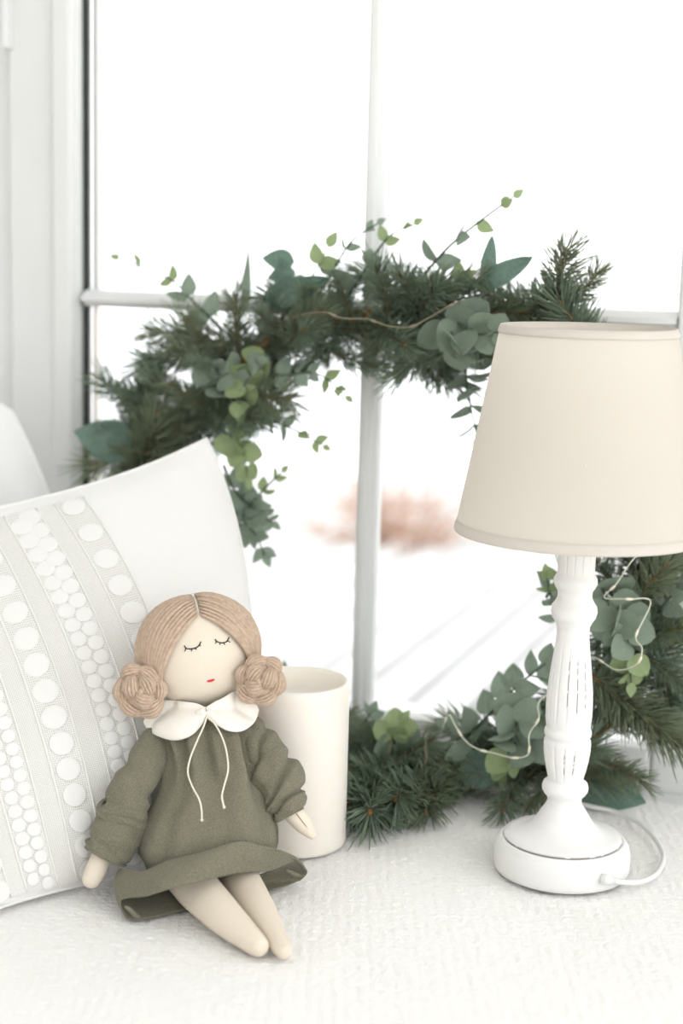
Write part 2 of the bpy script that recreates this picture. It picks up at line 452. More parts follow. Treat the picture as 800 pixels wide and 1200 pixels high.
def lace_strip(u0, u1, name, cell_u, cell_v, parent):
    nu = max(3, int((u1 - u0) / 0.012)); nv = 60; mb = MB(); uvs = []
    mb.grid([[front(u0 + (u1 - u0) * j / nu, 0.02 + 0.96 * i / nv, 0.0009) for j in range(nu + 1)] for i in range(nv + 1)])
    o = mb.build(name, M_lace, parent)
    lay = o.data.uv_layers.new(name='UVMap')
    W = nu + 1
    for poly in o.data.polygons:
        for li in poly.loop_indices:
            vi = o.data.loops[li].vertex_index
            lay.data[li].uv = (((vi % W) / nu) * cell_u, ((vi // W) / nv) * cell_v)
    return o
dm = MB(); NS = 20
ringp = [[Vector((rr * math.cos(2 * PI * k / NS), rr * math.sin(2 * PI * k / NS), hh)) for k in range(NS)] for rr, hh in ((1.0, -0.05), (1.0, 0.02), (0.93, 0.055), (0.5, 0.06), (0.02, 0.06))]
dm.grid(ringp, wrap=True); med_mesh = dm.mesh('lace_medallion', M_med)
def medallion(u, v, dv_, parent):
    e = 0.01
    p = front(u, v, 0.0014); du = (front(u + e, v) - front(u - e, v)); dv = front(u, v + e) - front(u, v - e)
    x = du.normalized(); n = du.cross(dv).normalized()
    if n.dot(CAM - p) < 0: n = -n
    y = n.cross(x)
    r = (0.445 if dv_ > 0.05 else 0.50) * (front(u, v + dv_ / 2) - front(u, v - dv_ / 2)).length
    r = min(r, 0.0105)
    mt = Matrix((x * r, y * r, n * 0.0065)).transposed().to_4x4(); mt.translation = p - Vector(parent['_o'])
    o = bpy.data.objects.new('lace_medallion', med_mesh); COL.objects.link(o); o.parent = parent; o.matrix_local = mt
cords = []
def band(ua, kind):
    if kind == 'large':
        lace_strip(ua - 0.078, ua, 'lace_strip', 16, 170, pil)
        for k in range(14): medallion(ua - 0.039, 0.045 + k * 0.0705, 0.0705, pil)
        return ua - 0.078
    if kind == 'small':
        lace_strip(ua - 0.088, ua, 'lace_strip', 18, 170, pil)
        for k in range(26):
            v = 0.035 + k * 0.0372
            medallion(ua - 0.026, v, 0.0372, pil); 
            if v + 0.0186 < 0.97: medallion(ua - 0.062, v + 0.0186, 0.0372, pil)
        return ua - 0.088
    lace_strip(ua - 0.05, ua, 'net_strip', 13, 230, pil)
    return ua - 0.05
u = 0.665
for kind in ('large', 'net', 'small', 'net', 'large', 'net', 'small', 'net', 'large'):
    MB().tube([front(u, v, 0.0012) for v in np.linspace(0.02, 0.98, 50)], 0.0009, 5).build('lace_cord', M_med, pil)
    u = band(u, kind)
MB().tube([front(u, v, 0.0012) for v in np.linspace(0.02, 0.98, 50)], 0.0009, 5).build('lace_cord', M_med, pil)

# plain cushion farther back at the left edge
c2 = [[P_(-240, 900, 1.42), P_(-150, 895, 1.44), P_(-60, 885, 1.46), P_(60, 870, 1.48)],
      [P_(-250, 760, 1.44), P_(-150, 750, 1.45), P_(-40, 745, 1.47), P_(85, 725, 1.50)],
      [P_(-250, 620, 1.46), P_(-150, 600, 1.47), P_(-50, 590, 1.49), P_(60, 590, 1.51)],
      [P_(-250, 500, 1.48), P_(-150, 462, 1.49), P_(-70, 450, 1.505), P_(14, 482, 1.52)]]
f2, b2 = make_pillow_fn(c2, 0.035, 0.03)
c2z = min(p.z for r in c2 for p in r)
plain = thing('plain_cushion', 'plain white cushion standing in the corner behind the lace cushion', 'cushion', P_(-90, 900, 1.45))
cushion_mesh(f2, b2, 32).build('cover', M_cush, plain)
MB().tube([f2(u, 1) for u in np.linspace(0, 1, 30)] + [f2(1, v) for v in np.linspace(1, 0, 30)][1:], 0.0014, 6).build('seam', M_cush, plain)

# ------------------------------------------------------------------ candle
cc = gnd(345, 985); CR = 0.0425; CH = 0.139
cand = thing('pillar_candle', 'wide ivory pillar candle standing beside the doll', 'candle', cc)
def lathe(prof, c, n=64, flute=None):
    mb = MB(); rows = []
    for r, h in prof:
        rows.append([c + Vector((r * math.cos(2 * PI * k / n) * (1 if not flute else flute(h, 2 * PI * k / n)), r * math.sin(2 * PI * k / n) * (1 if not flute else flute(h, 2 * PI * k / n)), h)) for k in range(n)])
    mb.grid(rows, wrap=True); return mb
lathe([(0.0005, 0), (CR - 0.004, 0), (CR - 0.001, 0.001), (CR, 0.004), (CR, CH * 0.5), (CR, CH - 0.002), (CR - 0.001, CH), (CR - 0.003, CH),
       (CR - 0.0045, CH - 0.004), (CR - 0.006, CH - 0.012), (0.02, CH - 0.016), (0.0005, CH - 0.017)], cc).build('wax', M_candle, cand)
MB().tube([cc + Vector((0, 0, CH - 0.018)), cc + Vector((0.001, 0, CH - 0.016)), cc + Vector((0.002, 0, CH - 0.013))], 0.0011, 6).build('wick', M_wick, cand)

# ------------------------------------------------------------------ table lamp
lc = gnd(657, 1018)
lamp = thing('table_lamp', 'white distressed table lamp with turned stem and cream cone shade', 'lamp', lc)
def hfrom(px, py):
    """height on the lamp's axis seen at a place of the frame"""
    d = (FW + RT * ((px - 400) / FPX) - UP * ((py - 600) / FPX))
    t = math.hypot(lc.x, lc.y) / math.hypot(d.x, d.y)
    return (CAM + d * t).z
LD = depth(lc)
def rr_(hw, py):  # half width in the frame -> radius at the axis distance
    z = depth(lc + Vector((0, 0, hfrom(670, py)))); return hw * z / FPX
# base: two stacked discs
h_step = hfrom(664, 981)
RB = rr_(79, 1018); RS = rr_(69.5, 981)
lathe([(0.0005, 0), (RB - 0.004, 0), (RB - 0.001, 0.0015), (RB, 0.005), (RB, h_step - 0.010), (RB - 0.0012, h_step - 0.005), (RB - 0.004, h_step - 0.0012), (RS + 0.001, h_step), (RS - 0.001, h_step - 0.0004), (RS - 0.004, h_step - 0.0004), (0.01, h_step)], lc, 96).build('base', None, lamp)
prof = [(69.0, 980.5), (68.3, 978.5), (60, 976.5), (48, 973), (38, 967), (32.5, 960), (27, 951), (21.5, 943), (19.8, 938), (20.5, 933.5), (24, 930), (26.6, 926), (27.2, 922), (26, 917.5), (22.5, 914.5), (20.3, 912.5), (20.8, 911), (23, 903), (25.5, 892), (27.2, 880), (27.6, 871), (27.2, 867), (25.2, 865), (25.2, 863.5), (27.2, 861.5), (27.8, 858), (27.0, 854.5), (25.6, 852.5), (26.0, 850), (27.0, 840), (27.3, 826), (26.6, 810), (25.0, 794), (23.2, 779), (21.2, 764), (19.6, 750), (19.0, 739), (19.4, 734), (22, 728.5), (25.5, 723.5), (27.2, 717), (26.5, 710.5), (23, 705.5), (20.6, 701), (20.0, 696), (20.8, 692), (23.8, 688), (25.6, 683), (25.4, 678), (23.2, 674.5), (21.4, 672), (21.6, 668), (22, 650), (22.2, 625), (22, 600), (12, 598), (0.3, 598)]
PR = [(rr_(hw, py), hfrom(670 + (900 - py) * 0.052, py)) for hw, py in prof]
# densify for the grooves
dense = []
for (r0, h0), (r1, h1) in zip(PR, PR[1:]):
    n = max(1, int(abs(h1 - h0) / 0.0016)); dense += [(r0 + (r1 - r0) * k / n, h0 + (h1 - h0) * k / n) for k in range(n)]
dense.append(PR[-1])
hv0, hv1 = hfrom(672, 846), hfrom(676, 752)      # fluted vase
hc0, hc1 = hfrom(668, 911), hfrom(669, 868)      # fluted cup
ht0, ht1 = hfrom(684, 670), 1.0                  # reeded top
def flute(h, th):
    w = 0.0
    if hv0 < h < hv1:
        t = (h - hv0) / (hv1 - hv0); w = min(1, 6 * min(t, 1 - t)) * (0.6 + 0.4 * (1 - t)); k = 14
    elif hc0 < h < hc1:
        t = (h - hc0) / (hc1 - hc0); w = min(1, 6 * min(t, 1 - t)); k = 14
    elif h > ht0: w = 0.7; k = 14
    if w <= 0: return 1.0
    g = abs(math.sin(th * k / 2 + 0.25))
    return 1 - 0.075 * w * max(0.0, 1 - g * 2.6) ** 0.7
NL = 224
mb = lathe(dense, lc, NL, flute)
def paint_material():
    M = mat('distressed_white_paint', (0.80, 0.792, 0.775), 0.55, 0.3, bump=[(220, 0.12, 0.001)])
    nt = M.node_tree; N = nt.nodes; L = nt.links; b = N['Principled BSDF']
    a = N.new('ShaderNodeAttribute'); a.attribute_name = 'wear'
    mx = N.new('ShaderNodeMix'); mx.data_type = 'RGBA'
    mx.inputs[6].default_value = (0.80, 0.792, 0.775, 1); mx.inputs[7].default_value = (0.10, 0.07, 0.055, 1)
    L.new(a.outputs['Fac'], mx.inputs[0]); L.new(mx.outputs[2], b.inputs['Base Color'])
    return M
M_paint = paint_material()
st = mb.build('stem', M_paint, lamp)
wr = []
for (r, h) in dense:
    for k in range(NL):
        th = 2 * PI * k / NL; g = abs(math.sin(th * 7 + 0.25)); gi = int((th * 7 + 0.25 + PI / 2) / PI)
        x = 0.0
        rg = random.Random(gi * 13 + 5); lo_, hi_ = rg.uniform(0.05, 0.35), rg.uniform(0.55, 0.95)
        if hv0 < h < hv1:
            t = (h - hv0) / (hv1 - hv0)
            if gi % 4 != 1 and lo_ < t < hi_ and g < 0.12 and nz((gi * 3.1, h * 260, 0)) > -0.22: x = 1.0
        elif hc0 < h < hc1:
            t = (h - hc0) / (hc1 - hc0)
            if 0.2 < t < 0.75 and g < 0.115 and gi % 3 and nz((gi * 3.1, h * 300, 9)) > -0.1: x = 1.0
        elif h < h_step + 0.004 and r > RS - 0.0008 and nz((math.cos(th) * 4, math.sin(th) * 4, 2), 2.0) > -0.25: x = 0.75
        wr.append(x)
def set_wear(o, vals):
    at_ = o.data.attributes.new('wear', 'FLOAT', 'POINT'); at_.data.foreach_set('value', vals)
set_wear(st, wr)
base = [c for c in lamp.children if c.name.startswith('base')][0]
base.data.materials.append(M_paint)
bw = []
for i, v in enumerate(base.data.vertices):
    r = math.hypot(v.co.x, v.co.y)
    th = math.atan2(v.co.y, v.co.x)
    bw.append(0.6 if (v.co.z < 0.001 and r > RB - 0.006 and nz((math.cos(th) * 3, math.sin(th) * 3, 7), 2) > 0.0) else 0.0)
set_wear(base, bw)
# shade
hs0, hs1 = hfrom(685, 623), hfrom(699, 384)
RS0 = 144.0 * depth(lc + Vector((0, 0, hs0))) / FPX; RS1 = 103.0 * depth(lc + Vector((0, 0, hs1))) / FPX
lathe([(RS0 + (RS1 - RS0) * t, hs0 + (hs1 - hs0) * t) for t in np.linspace(0, 1, 12)], lc, 128).build('lamp_shade', M_shade, lamp)
def hem(t0, t1):
    p = lambda t, o: (RS0 + (RS1 - RS0) * t + o, hs0 + (hs1 - hs0) * t)
    tm = (t0 + t1) / 2
    return [p(t0, -0.0018), p(t0, 0.0004), p(t0 + (tm - t0) * 0.3, 0.0009), p(tm, 0.001), p(t1, 0.0003), p(t1, -0.0018), p(t0, -0.0018)]
lathe(hem(-0.008, 0.045), lc, 128).build('shade_hem', M_shade_hem, lamp)
lathe(hem(0.965, 1.006), lc, 128).build('shade_hem', M_shade_hem, lamp)
# fitting and bulb inside the shade
lathe([(0.0005, hfrom(684, 600)), (0.013, hfrom(684, 600)), (0.013, hfrom(685, 560)), (0.0005, hfrom(685, 560))], lc, 24).build('socket', M_cord, lamp)
hb = hfrom(685, 562)
lathe([(0.010, hb), (0.012, hb + 0.008), (0.018, hb + 0.02), (0.022, hb + 0.034), (0.020, hb + 0.048), (0.011, hb + 0.058), (0.0004, hb + 0.061)], lc, 24).build('bulb', M_candle, lamp)
mb = MB(); hr = hs0 + (hs1 - hs0) * 0.40; rr = RS0 + (RS1 - RS0) * 0.40
for k in range(3):
    th = 2 * PI * k / 3 + 0.4
    mb.tube([lc + Vector((0.013 * math.cos(th), 0.013 * math.sin(th), hb)), lc + Vector((rr * math.cos(th), rr * math.sin(th), hr))], 0.0012, 6)
mb.build('shade_carrier', M_cord, lamp)
# cord: leaves the base low at the front right, loops behind
cp = [gnd(712, 1031, 0.012), gnd(730, 1034, 0.008), gnd(752, 1033, 0.0045), gnd(770, 1023, 0.0035), gnd(777, 1004, 0.0035), gnd(768, 984, 0.0035), gnd(748, 964, 0.0035), gnd(722, 952, 0.0035), gnd(696, 946, 0.0035), gnd(660, 938, 0.0035), gnd(640, 934, 0.0035)]
pc = crom(cp, 70); mb = MB()
mb.tube([p + Vector((0, 0, 0.0)) for p in pc], 0.0022, 8); mb.build('cord', M_cord, lamp)
d = (cp[1] - cp[0]).normalized()
MB().tube([cp[0] - d * 0.006, cp[0] + d * 0.002, cp[0] + d * 0.0021, cp[0] + d * 0.006], [0.0042, 0.0042, 0.003, 0.003], 12).build('cord_grommet', M_cord, lamp)

# ------------------------------------------------------------------ doll
def zD(py): return 1.185 + (1050 - py) / 350 * 0.045
def D(px, py, dz=0.0): return at(px, py, zD(py) + dz)
PXM = 1.195 / FPX                   # metres per frame pixel at the doll
doll = thing('rag_doll', 'cloth doll in an olive dress with two beige yarn buns, leaning on the lace cushion', 'doll', gnd(250, 1050))
# --- head
HC = at(233, 765, 1.222)
yaw_h, roll_h = math.radians(12), math.radians(6)
hx = RT * math.cos(yaw_h) + FW * math.sin(yaw_h); hf = (RT * math.sin(yaw_h) - FW * math.cos(yaw_h))   # right, front
hz = UP.copy()
q = Matrix.Rotation(roll_h, 3, FW * -1.0)
hx, hf, hz = q @ hx, q @ hf, q @ hz
HRX, HRY, HRZ = 0.0448, 0.034, 0.0438
def head_pt(d, off=0.0):
    """d: direction (right, front, up)"""
    d = Vector(d).normalized()
    w = 1.0 - 0.07 * max(0, -d.z) ** 2
    return HC + hx * (d.x * (HRX + off) * w) + hf * (d.y * (HRY + off)) + hz * (d.z * (HRZ + off))
mb = MB(); rows = []
for i in range(33):
    la = -PI / 2 + PI * i / 32
    rows.append([head_pt((math.cos(la) * math.cos(2 * PI * j / 48), math.cos(la) * math.sin(2 * PI * j / 48), math.sin(la)), 0.0) for j in range(48)])
mb.grid(rows, wrap=True); head = mb.build('head', M_skin, doll)
def face(px, py, off=0.0):
    d = (FW + RT * ((px - 400) / FPX) - UP * ((py - 600) / FPX)).normalized()
    o = CAM - HC
    A = Vector((d.dot(hx) / HRX, d.dot(hf) / HRY, d.dot(hz) / HRZ)); B = Vector((o.dot(hx) / HRX, o.dot(hf) / HRY, o.dot(hz) / HRZ))
    a, b, c = A.dot(A), 2 * A.dot(B), B.dot(B) - 1
    t = (-b - math.sqrt(max(0, b * b - 4 * a * c))) / (2 * a)
    p = CAM + d * t
    return p - d * off
for arc, lashes in ((((216, 756.5), (218, 759.7), (224, 760.4), (230, 758.9), (233.3, 756), (235.3, 751.8)),
                     (((218, 759.6), (216.2, 763.4)), ((224, 760.4), (224.5, 763.4)), ((229, 759.3), (230, 761.6)), ((233, 756.4), (235.2, 756.8)))),
                    (((252.2, 749), (254, 751.8), (260, 753.3), (265.3, 752), (267.2, 749.5), (268.2, 746.8)),
                     (((253.6, 751.4), (252.4, 754.4)), ((258, 753.1), (257.6, 755.6)), ((262.2, 753), (263.3, 755.6)), ((266.6, 750.6), (269.6, 752.8))))):
    mb = MB(); mb.tube(crom([face(*p, 0.0003) for p in arc], 16), 0.00045, 6)
    for a, b in lashes: mb.tube([face(*a, 0.0003), face(*b, 0.0003)], [0.00042, 0.00032], 5)
    mb.build('closed_eye', M_black, doll)
mb = MB(); mb.tube(crom([face(242.2, 798.6, 0.0002), face(246.8, 797.8, 0.0004), face(251.6, 796.2, 0.0002)], 9), [0.0002, 0.0006, 0.00085, 0.00095, 0.001, 0.00095, 0.00085, 0.0006, 0.0002], 8)
mb.build('mouth', M_red, doll)
# --- hair: a cap and yarn strands from the centre parting to each side
def slerp(a, b, t):
    a, b = a.normalized(), b.normalized(); w = math.acos(max(-1, min(1, a.dot(b))))
    if w < 1e-5: return a
    return (a * math.sin((1 - t) * w) + b * math.sin(t * w)) / math.sin(w)
r3 = random.Random(21)
for side in (-1, 1):
    mb = MB(); nst = 35
    endc = Vector((-0.83, 0.12, -0.56)) if side < 0 else Vector((0.90, 0.10, -0.42))
    caprows = []
    for i in range(nst):
        s = i / (nst - 1)
        la = math.radians(43 + s * 165)                     # 43 deg up the front, over the crown to the back
        a = Vector((0.035 * side, math.cos(la), math.sin(la))) 
        e = endc + Vector((0, (0.42 - 0.95 * s), 0.04 * (1 - abs(2 * s - 1))))
        jit = r3.uniform(-0.012, 0.012)
        path = []
        for k in range(15):
            t = k / 14
            dd = slerp(a, e, t)
            lift = 0.0016 + 0.0022 * math.sin(PI * t) ** 0.8 + jit * 0.03
            path.append(head_pt(dd, lift + 0.0004 * nz((i * 2.3, t * 5, side))))
        rad = 0.00115 + 0.0007 * math.sin(PI * min(1, max(0, (s * 0.9 + 0.1)))) ** 0.3
        mb.tube(path, [rad * (0.7 + 0.55 * math.sin(PI * k / 14)) for k in range(15)], 6)
        caprows.append([p - (p - HC) * 0.014 for p in path])
    mb.grid(caprows)
    mb.build('hair', M_hair, doll)
# a stitched parting
mb = MB(); mb.tube([head_pt((0.0, math.cos(math.radians(a)), math.sin(math.radians(a))), 0.0030) for a in range(44, 100, 6)], 0.00035, 6)
mb.build('parting_stitch', M_string, doll)
# --- braided buns
def bun(center, rad, parent, flip, rot):
    """a knot of plaited yarn: overlapping spindles of strands, each lobe bulging to the front"""
    an = -FW; ax = RT * flip; ay = UP.copy()
    ax, ay = ax * math.cos(rot) + ay * math.sin(rot), ay * math.cos(rot) - ax * math.sin(rot)
    lobes = [((-.70, .52), (-.66, -.42), .34, .10, (-.16, 0)), ((-.62, .62), (.10, .84), .32, .05, (-.1, .12)), ((.02, .84), (.66, .28), .34, .12, (.1, .1)), ((.60, .38), (.66, -.36), .33, .12, (.14, 0)),
             ((-.80, -.22), (-.02, -.82), .36, .08, (-.12, -.08)), ((-.12, -.80), (.70, -.42), .38, .10, (.04, -.14)),
             ((-.34, .62), (-.22, -.22), .37, .46, (-.06, 0)), ((.06, .52), (.40, -.12), .36, .44, (.08, .04)), ((-.28, -.12), (.44, -.30), .37, .48, (0, -.12)), ((-.1, .1), (.12, -.1), .25, .52, (0, 0))]
    mb = MB(); NF = 13; NS_ = 13
    for (a, b, w, h, bu) in lobes:
        A = Vector((a[0], a[1], 0)); B = Vector((b[0], b[1], 0)); t_ = (B - A).normalized(); s_d = Vector((-t_.y, t_.x, 0))
        for f in range(NF):
            a0 = 2 * PI * f / NF; pts = []; rds = []
            for k in range(NS_):
                t = k / (NS_ - 1); sp_ = math.sin(PI * (0.06 + 0.88 * t)) ** 0.75
                c = A.lerp(B, t * 1.24 - 0.12) + Vector((bu[0], bu[1], 0)) * math.sin(PI * t)
                an_ = a0 + t * 0.55
                q_ = c + s_d * (math.cos(an_) * w * 0.82 * sp_); zz = h * (0.15 + 0.85 * sp_) + math.sin(an_) * w * 0.8 * sp_
                pts.append(center + (ax * q_.x + ay * q_.y + an * zz) * rad); rds.append(rad * 0.078 * (0.5 + 0.5 * sp_))
            mb.tube(pts, rds, 5)
        core_ = [A.lerp(B, k / 6) + Vector((bu[0], bu[1], 0)) * math.sin(PI * k / 6) for k in range(7)]
        mb.tube([center + (ax * q_.x + ay * q_.y + an * h * math.sin(PI * (k + 0.5) / 7) ** 0.75) * rad for k, q_ in enumerate(core_)], [rad * w * 0.72 * math.sin(PI * (0.08 + 0.84 * k / 6)) ** 0.75 for k in range(7)], 10)
    rows = []                                              # solid heart so that no daylight shows through
    for i in range(9):
        la = -PI / 2 + PI * i / 8
        rows.append([center + (ax * math.cos(la) * math.cos(2 * PI * j / 12) + ay * math.cos(la) * math.sin(2 * PI * j / 12) + an * (math.sin(la) * 0.6)) * rad * 0.8 for j in range(12)])
    mb.grid(rows, wrap=True)
    return mb.build('hair_bun', M_hair, parent)
bun(at(166, 810, 1.195), 29 * PXM, doll, 1, 0.1)
bun(at(304, 797, 1.200), 27.5 * PXM, doll, -1, 0.35)
# --- neck
MB().tube([D(241, 850, 0.015), D(240, 832, 0.012), D(239, 815, 0.010)], [0.018, 0.016, 0.016], 16).build('neck', M_skin, doll)
# --- dress body
def ring(px, py, hw, df, db, n=72, seed=0.0, fold=0.0, ex=0.9):
    c = D(px, py); out = []
    for k in range(n):
        th = 2 * PI * k / n; co, si = math.cos(th), math.sin(th)
        cx = math.copysign(abs(co) ** ex, co); sy = math.copysign(abs(si) ** ex, si)
        f = fold * (0.9 * nz((co * 2.6, si * 2.6, py * 0.010 + seed)) + 0.5 * math.sin(th * 9 + 1.3 + 1.2 * math.sin(th * 3) + 0.004 * py) + 0.35 * nz((co * 5, si * 5, py * 0.03)))
        f += 0.0040 * math.exp(-((py - 874) / 30.0) ** 2) * math.sin(th * 13 + 0.8 * math.sin(th * 4)) + 0.0040 * math.exp(-((py - 900) / 50.0) ** 2) * math.sin(th * 7 + 2.0)
        d_ = df if si < 0 else db
        out.append(c + RT * (cx * (hw * PXM + f)) + FW * (sy * (d_ + f)))
    return out
brows = [(240, 832, 22, 0.012, 0.012, 0.0), (240, 838, 34, 0.016, 0.016, 0.0005), (241, 847, 47, 0.020, 0.02, 0.0012), (242, 860, 53, 0.025, 0.024, 0.0022), (246, 878, 50, 0.029, 0.026, 0.0030),
         (250, 900, 53, 0.034, 0.020, 0.0036), (251, 925, 61, 0.039, 0.020, 0.0038), (247, 950, 74, 0.043, 0.020, 0.0036), (245, 972, 80, 0.047, 0.020, 0.0032), (244, 988, 81, 0.047, 0.020, 0.0026),
         (243, 1000, 78, 0.043, 0.020, 0.002), (242, 1010, 72, 0.036, 0.026, 0.001), (240, 1022, 66, 0.022, 0.02, 0.0), (240, 1026, 20, 0.006, 0.006, 0)]
tt = np.linspace(0, len(brows) - 1, 60); ar = np.array(brows)
mb = MB(); rows = []
for t in tt:
    r = [lerp1(range(len(brows)), ar[:, c], t) for c in range(6)]
    rows.append(ring(r[0], r[1], r[2], r[3], r[4], 140, 0.0, r[5]))
mb.grid(rows, wrap=True); mod_subsurf(mb.build('dress_bodice', M_dress, doll), 1)
# --- ruffle
Tp = [(141, 1018, 1.172), (167, 1021, 1.150), (197, 1009, 1.141), (240, 998, 1.136), (280, 986, 1.141), (302, 990, 1.150), (326, 998, 1.166)]
Hp = [((143, 1055), 0.012), ((170, 1051), 0.022), ((200, 1042), 0.034), ((240, 1032), 0.037), ((280, 1023), 0.036), ((314, 1021), 0.026), ((344, 1010), 0.024)]
Tb = [(330, 1008, 1.19), (312, 1022, 1.20), (280, 1030, 1.205), (240, 1036, 1.205), (200, 1040, 1.20), (170, 1042, 1.195), (146, 1032, 1.185)]
Lb = [(359, 1021, 0.014), (352, 1032, 0.0012), (316, 1045, 0.0012), (262, 1058, 0.0012), (205, 1069, 0.0012), (166, 1078, 0.0012), (146, 1073, 0.0035)]
top = crom([at(*p) for p in Tp] + [at(*p) for p in Tb], 140, True)
hemc = crom([gnd(*p, h) for p, h in Hp] + [gnd(x, y, h) for x, y, h in Lb], 140, True)
mb = MB(); rows = []; ctr = gnd(245, 1035, 0.02)
for k in range(15):
    t = k / 14; r = []
    for j in range(140):
        p = top[j].lerp(hemc[j], t)
        o = (p - ctr); o.normalize()
        bul = 0.004 * math.sin(PI * t) + (0.0018 * nz((j * 0.16, t * 1.5, 3.0))) * (0.3 + t)
        p = p + o * bul
        p.z = max(p.z, 0.0012)
        r.append(p)
    rows.append(r)
mb.grid(rows, wrap=True)
ruf = mb.build('dress_ruffle', M_dress, doll); mod_solid(ruf, 0.0016, 0); mod_subsurf(ruf, 1)
# turned hem fold along the ruffle edge and the seam allowances that show at each side
for pts in ([gnd(146, 1062, 0.016), gnd(152, 1066, 0.013), gnd(158, 1072, 0.008), gnd(163, 1074, 0.004)], [gnd(334, 1019, 0.019), gnd(342, 1023, 0.016), gnd(350, 1026, 0.012), gnd(356, 1027, 0.012)]):
    MB().tube(crom(pts, 10), [0.0008, 0.0013, 0.0016, 0.0018, 0.0018, 0.0018, 0.0017, 0.0016, 0.0014, 0.001], 8).build('seam_allowance', M_dress, doll)
# --- sleeves
def sleeve(pts, name, seed, wr, creases=()):
    """pts: (px, py, dz, half width px)"""
    n = 110; ar = np.array(pts, float); ts = np.linspace(0, len(pts) - 1, n)
    cen = crom([D(p[0], p[1], p[2]) for p in pts], n); rad = [lerp1(range(len(pts)), ar[:, 3], t) * PXM for t in ts]
    rows = []; prev = None
    for i in range(n):
        tg = (cen[min(n - 1, i + 1)] - cen[max(0, i - 1)]).normalized()
        a = (RT - tg * RT.dot(tg)).normalized(); b = tg.cross(a)
        r = []
        for j in range(56):
            th = 2 * PI * j / 56; co, si = math.cos(th), math.sin(th)
            q = i / (n - 1)
            f = wr * (nz((co * 1.4 + seed, si * 1.4, q * 5.5)) * 1.0 + 0.45 * nz((co * 2 + seed, si * 2, q * 13)) + 0.5 * math.sin(q * 26 + 2.2 * co + seed) * (1 if 0.35 < q < 0.97 else 0.2))
            for q0, sl, dp, wd in creases: f -= dp * math.exp(-((q - q0 - sl * co - 0.02 * math.sin(3 * th)) / wd) ** 2) - 0.45 * dp * math.exp(-((q - q0 - sl * co - 1.9 * wd) / (1.3 * wd)) ** 2)
            r.append(cen[i] + (a * co + b * si * 0.82) * max(0.002, rad[i] + f))
        rows.append(r)
    mb = MB(); mb.grid(rows, wrap=True)
    # turned-in cuff
    tg = (cen[-1] - cen[-2]).normalized()
    c0 = cen[-1]
    inner = [[c0 + (p - c0) * s - tg * d for p in rows[-1]] for s, d in ((1.0, 0.0), (0.94, -0.0004), (0.86, 0.001), (0.78, 0.008), (0.4, 0.016))]
    mb.grid(inner, wrap=True)
    o = mb.build(name, M_dress, doll); mod_subsurf(o, 1); return o
sleeve([(204, 855, 0.006, 12), (188, 867, 0.000, 21), (174, 889, -0.010, 24), (161, 912, -0.018, 25), (151, 934, -0.021, 25), (148, 944, -0.021, 24), (147, 949, -0.020, 31), (143, 962, -0.015, 32), (134, 980, -0.017, 31), (126, 997, -0.018, 28), (122, 1005, -0.018, 26)], 'sleeve', 0.0, 0.0022, ((0.30, 0.05, 0.0022, 0.03), (0.80, -0.05, 0.0016, 0.025), (0.90, 0.04, 0.0022, 0.022), (0.60, 0.0, 0.002, 0.02)))
sleeve([(276, 848, 0.006, 12), (292, 858, 0.004, 20), (303, 874, 0.000, 24), (315, 893, -0.004, 27), (325, 912, -0.008, 29), (332, 930, -0.010, 28), (336, 941, -0.011, 25), (340, 951, -0.012, 20), (342, 955, -0.012, 17)], 'sleeve', 4.0, 0.0024, ((0.28, -0.12, 0.003, 0.03), (0.56, -0.16, 0.0042, 0.026), (0.74, -0.10, 0.0036, 0.026)))
# shoulder seams
# --- hands (cloth mitts) and legs
def limb(pts, rad, name, n=26, mat_=M_skin, parent=doll, flat=1.0):
    c = crom(pts, n); ts = np.linspace(0, len(pts) - 1, n); rr = [lerp1(range(len(pts)), rad, t) for t in ts]
    # rounded end
    tg = (c[-1] - c[-2]).normalized(); e = c[-1]; r0 = rr[-1]
    for k in range(1, 7):
        a = k / 6 * PI / 2; c.append(e + tg * (r0 * 0.9 * math.sin(a))); rr.append(max(r0 * math.cos(a), 0.0003))
    mb = MB(); mb.tube(c, rr, 20)
    return mb.build(name, mat_, parent)
limb([D(126, 985, -0.016), D(119, 1004, -0.018), D(112, 1020, -0.019), D(107, 1031, -0.020)], [0.0070, 0.0078, 0.0080, 0.0070], 'hand')
rh = limb([D(334, 940, -0.010), D(346, 955, -0.010), D(356, 967, -0.008), D(366, 979, -0.006)], [0.0075, 0.0080, 0.0070, 0.0032], 'hand')
MB().tube([D(347, 953, -0.0188), D(356, 965, -0.0158), D(363, 974.5, -0.0112)], [0.0002, 0.0003, 0.0003], 5).build('hand_seam', M_twig, doll)
lg = [((206, 1010), 0.017), ((230, 1040), 0.0165), ((262, 1073), 0.0135), ((290, 1098), 0.0095), ((303, 1109), 0.0075)]
limb([gnd(*p, r + 0.0002) for p, r in lg], [r for p, r in lg], 'leg')
lg = [((262, 1005), 0.016), ((281, 1032), 0.0150), ((303, 1066), 0.0120), ((322, 1098), 0.0080), ((333, 1115), 0.0058)]
limb([gnd(*p, r + 0.0002) for p, r in lg], [r for p, r in lg], 'leg')
